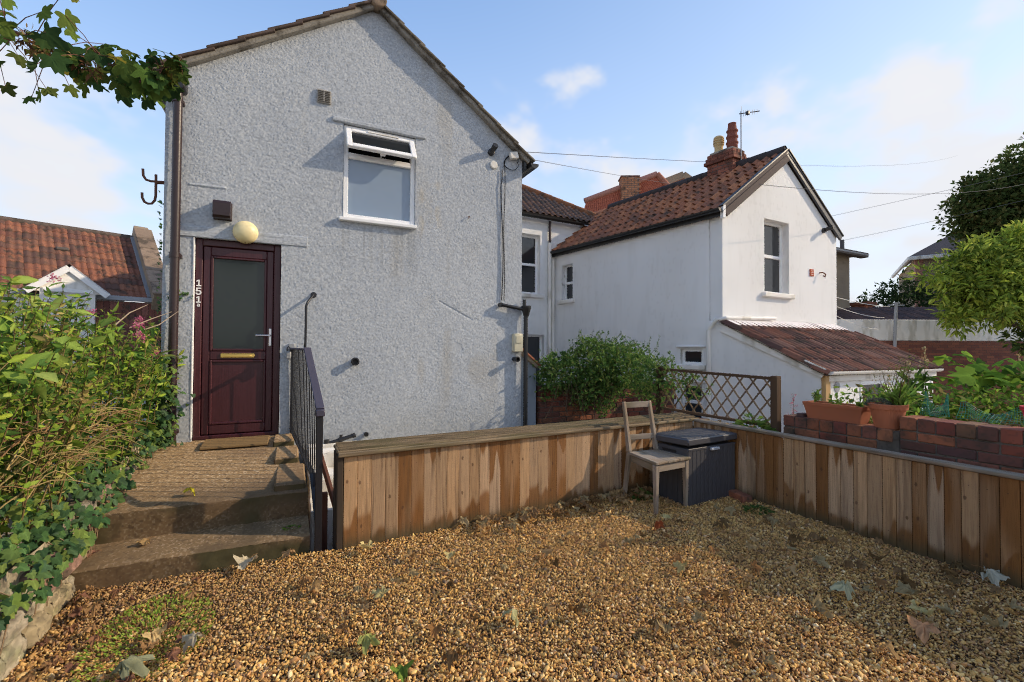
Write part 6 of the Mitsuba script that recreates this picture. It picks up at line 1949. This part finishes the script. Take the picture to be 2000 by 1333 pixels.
# ------------------------------------------------------------------ fallen leaves
TAN, PALE, GREY, RED, DARK, GRN, YEL = (.42, .27, .12), (.52, .44, .20), (.36, .275, .14), (.30, .08, .03), (.16, .09, .035), (.16, .24, .045), (.52, .46, .05)
def fallen(x, y, z, s, col, label, group=None, flat=.7, tpl=None):
    k = thing('fallen_leaf', label, 'leaf', group)
    mb = MB()
    a_ = rng.uniform(0, 6.28)
    v, f = MAPLES[rng.integers(5) if tpl is None else tpl]
    v = v - [0, .35, 0]
    v = v * [1, 1, 1.0]
    fold = rng.choice([-1, 1]) * rng.uniform(.5, 2.0) * flat
    v = v + np.stack([0 * v[:, 0], 0 * v[:, 0], fold * v[:, 0] ** 2 + rng.uniform(-.5, .5) * flat * v[:, 1] ** 2 + .17 * rng.normal(size=len(v)) * flat], 1)
    nrm = unit([rng.normal(0, .22), rng.normal(-.12, .22), 1])
    s = s * 1.32
    cc = np.array(col) * rng.uniform(.85, 1.15)
    place((v, f), [x, y, z], [math.cos(a_), math.sin(a_), rng.normal(0, .15)], nrm, s, cc, mb)
    vv_ = np.vstack(mb.v)
    vv_[:, 2] += z + .012 - np.percentile(vv_[:, 2], 12)
    w = (meshkit.noise(vv_ * 60, 3)[:, None] - .5)
    colr = np.clip(mb.cols() * (1 + .5 * w), .01, .9)
    st_ = -unit([math.cos(a_), math.sin(a_), 0])
    c0 = vv_[0]
    tb = MB().add(vv_, mb.f[0], colr).add(*tube([c0, c0 + st_ * s * .35 + [0, 0, .006], c0 + st_ * s * .75], .0014, 4, False), c=(.30, .16, .07))
    scene[k] = mikit.ply(tb.tm(), 'dry_leaf', True, color=tb.cols())


G = .032
NAMED = [(1.40, -2.19, .062, PALE, 'pale green leaf below the left end of the timber wall'), (1.65, -2.45, .05, TAN, 'pale tan curled leaf in front of the timber wall, left of its twin'), (1.89, -2.56, .045, PALE, 'small pale leaf in front of the timber wall, right of its twin'),
         (1.38, -2.85, .055, PALE, 'flat pale green leaf lying alone left of centre'), (1.98, -3.37, .055, (.42, .41, .22), 'flat pale green leaf lying alone in the middle of the gravel'), (1.27, -3.28, .062, (.36, .38, .13), 'green and yellow leaf with a long red stalk'),
         (1.36, -3.55, .055, GRN, 'fresh green leaf at the bottom edge of the picture'), (2.52, -2.79, .052, TAN, 'folded tan leaf alone on clean gravel'), (3.18, -3.34, .052, PALE, 'pale shrivelled leaf right of the middle'),
         (3.81, -3.95, .075, (.48, .46, .28), 'large pale green crumpled leaf on the right'), (3.50, -4.03, .07, GREY, 'grey curled leaf in front of the large pale one'), (4.15, -4.12, .065, GREY, 'dark grey leaf near the right shade edge'),
         (4.00, -4.26, .06, PALE, 'pale grey green leaf beside the dark grey one'), (4.85, -4.27, .075, (.46, .44, .34), 'pale leaf against the shaded timber wall'), (3.78, -4.35, .07, (.52, .29, .15), 'pinkish orange leaf at lower right'),
         (3.75, -2.63, .045, PALE, 'pale folded leaf at the front chair leg'), (3.54, -2.77, .05, RED, 'dark red leaf in front of the chair'), (.66, -2.12, .085, (.55, .47, .32), 'big cream leaf leaning on the lowest step'),
         (.90, -2.07, .05, (.40, .25, .12), 'tan leaf by the railing post'), (.31, -3.02, 1 / 12, (.27, .28, .17), 'large grey green leaf at the bottom left'), (.33, -2.79, .055, (.52, .38, .18), 'tan leaf lying on the clover patch'), (.50, -2.90, .055, (.50, .44, .32), 'pale torn leaf beside the clover patch'),
         (1.58, -3.54, .055, (.20, .12, .055), 'rolled dark brown leaf at the bottom'), (2.18, -2.03, .055, (.42, .32, .17), 'crumpled brown leaf touching the timber wall boards'), (3.70, -2.0, .05, GREY, 'grey brown leaf behind the chair')]
for x, y, s, c, lab in NAMED:
    fallen(x, y, G + .004, s, c, lab)
fallen(.257, -1.56, .395, .045, YEL, 'bright yellow leaf lying on the path', flat=.9)
fallen(.05, -1.80, .16, .045, (.50, .33, .15), 'tan leaf on the lower step')
fallen(-.19, -1.85, .155, .035, (.30, .16, .11), 'small brown leaf at the left end of the lower step')
GRP = [('brown and grey curled leaf in the drift along the timber wall', 'leaves drifted against the timber wall', [TAN, GREY, DARK, (.26, .16, .075), (.32, .20, .10)]),
       ('dark shrivelled leaf in the shade of the right timber wall', 'leaves in the shade at right', [DARK, (.18, .115, .05), GREY, (.25, .15, .07)]),
       ('brown leaf scattered on the open gravel', 'leaves scattered on the open gravel', [TAN, DARK, (.46, .31, .15), (.30, .16, .065), GREY]),
       ('small brown leaf in the litter beside the stone wall', 'leaf litter beside the stone wall', [(.30, .15, .08), (.22, .11, .07), (.38, .22, .10)])]
for i in range(95):
    x = rng.uniform(2.2, 4.15)
    fallen(x, np.interp(x, [1.24, 4.95], [-2.06, -1.85]) - abs(rng.normal(0, .15)) - .03, G + .022 * rng.random(), rng.uniform(.032, .055), GRP[0][2][rng.integers(5)], GRP[0][0], GRP[0][1])
for i in range(30):
    y = rng.uniform(-4.5, -2.5)
    fallen(rng.uniform(4.0, 4.90), y, G, rng.uniform(.035, .06), GRP[1][2][rng.integers(4)], GRP[1][0], GRP[1][1])
for i in range(60):
    t = rng.random()
    fallen(rng.uniform(2.6, 4.2) if i % 3 else rng.uniform(1.0, 2.6), rng.uniform(-4.4, -2.5) if i % 3 else rng.uniform(-3.6, -2.5), G, rng.uniform(.026, .05), GRP[2][2][rng.integers(5)], GRP[2][0], GRP[2][1])
for i in range(34):
    fallen(rng.uniform(-.14, .45), rng.uniform(-3.1, -2.06), G, rng.uniform(.022, .042), GRP[3][2][rng.integers(3)], GRP[3][0], GRP[3][1])
for i in range(16):
    y = rng.uniform(-2.5, -1.78)
    fallen(5.0 + .15 * rng.random(), y, .655, rng.uniform(.025, .045), [(.42, .20, .07), (.34, .15, .07), TAN][rng.integers(3)], 'orange brown leaf caught on the strip under the trellis', 'leaves on the strip under the trellis')
tg = thing('twig', 'thin dead stalk lying on the gravel before the steps', 'twig')
tb = MB().add(*tube([(.17, -2.34, .035), (.32, -2.24, .045), (.48, -2.16, .04)], [.003, .003, .002], 5), c=(.34, .22, .12))
scene[tg] = mikit.ply(tb.tm(), 'vc_matt', True, color=tb.cols())
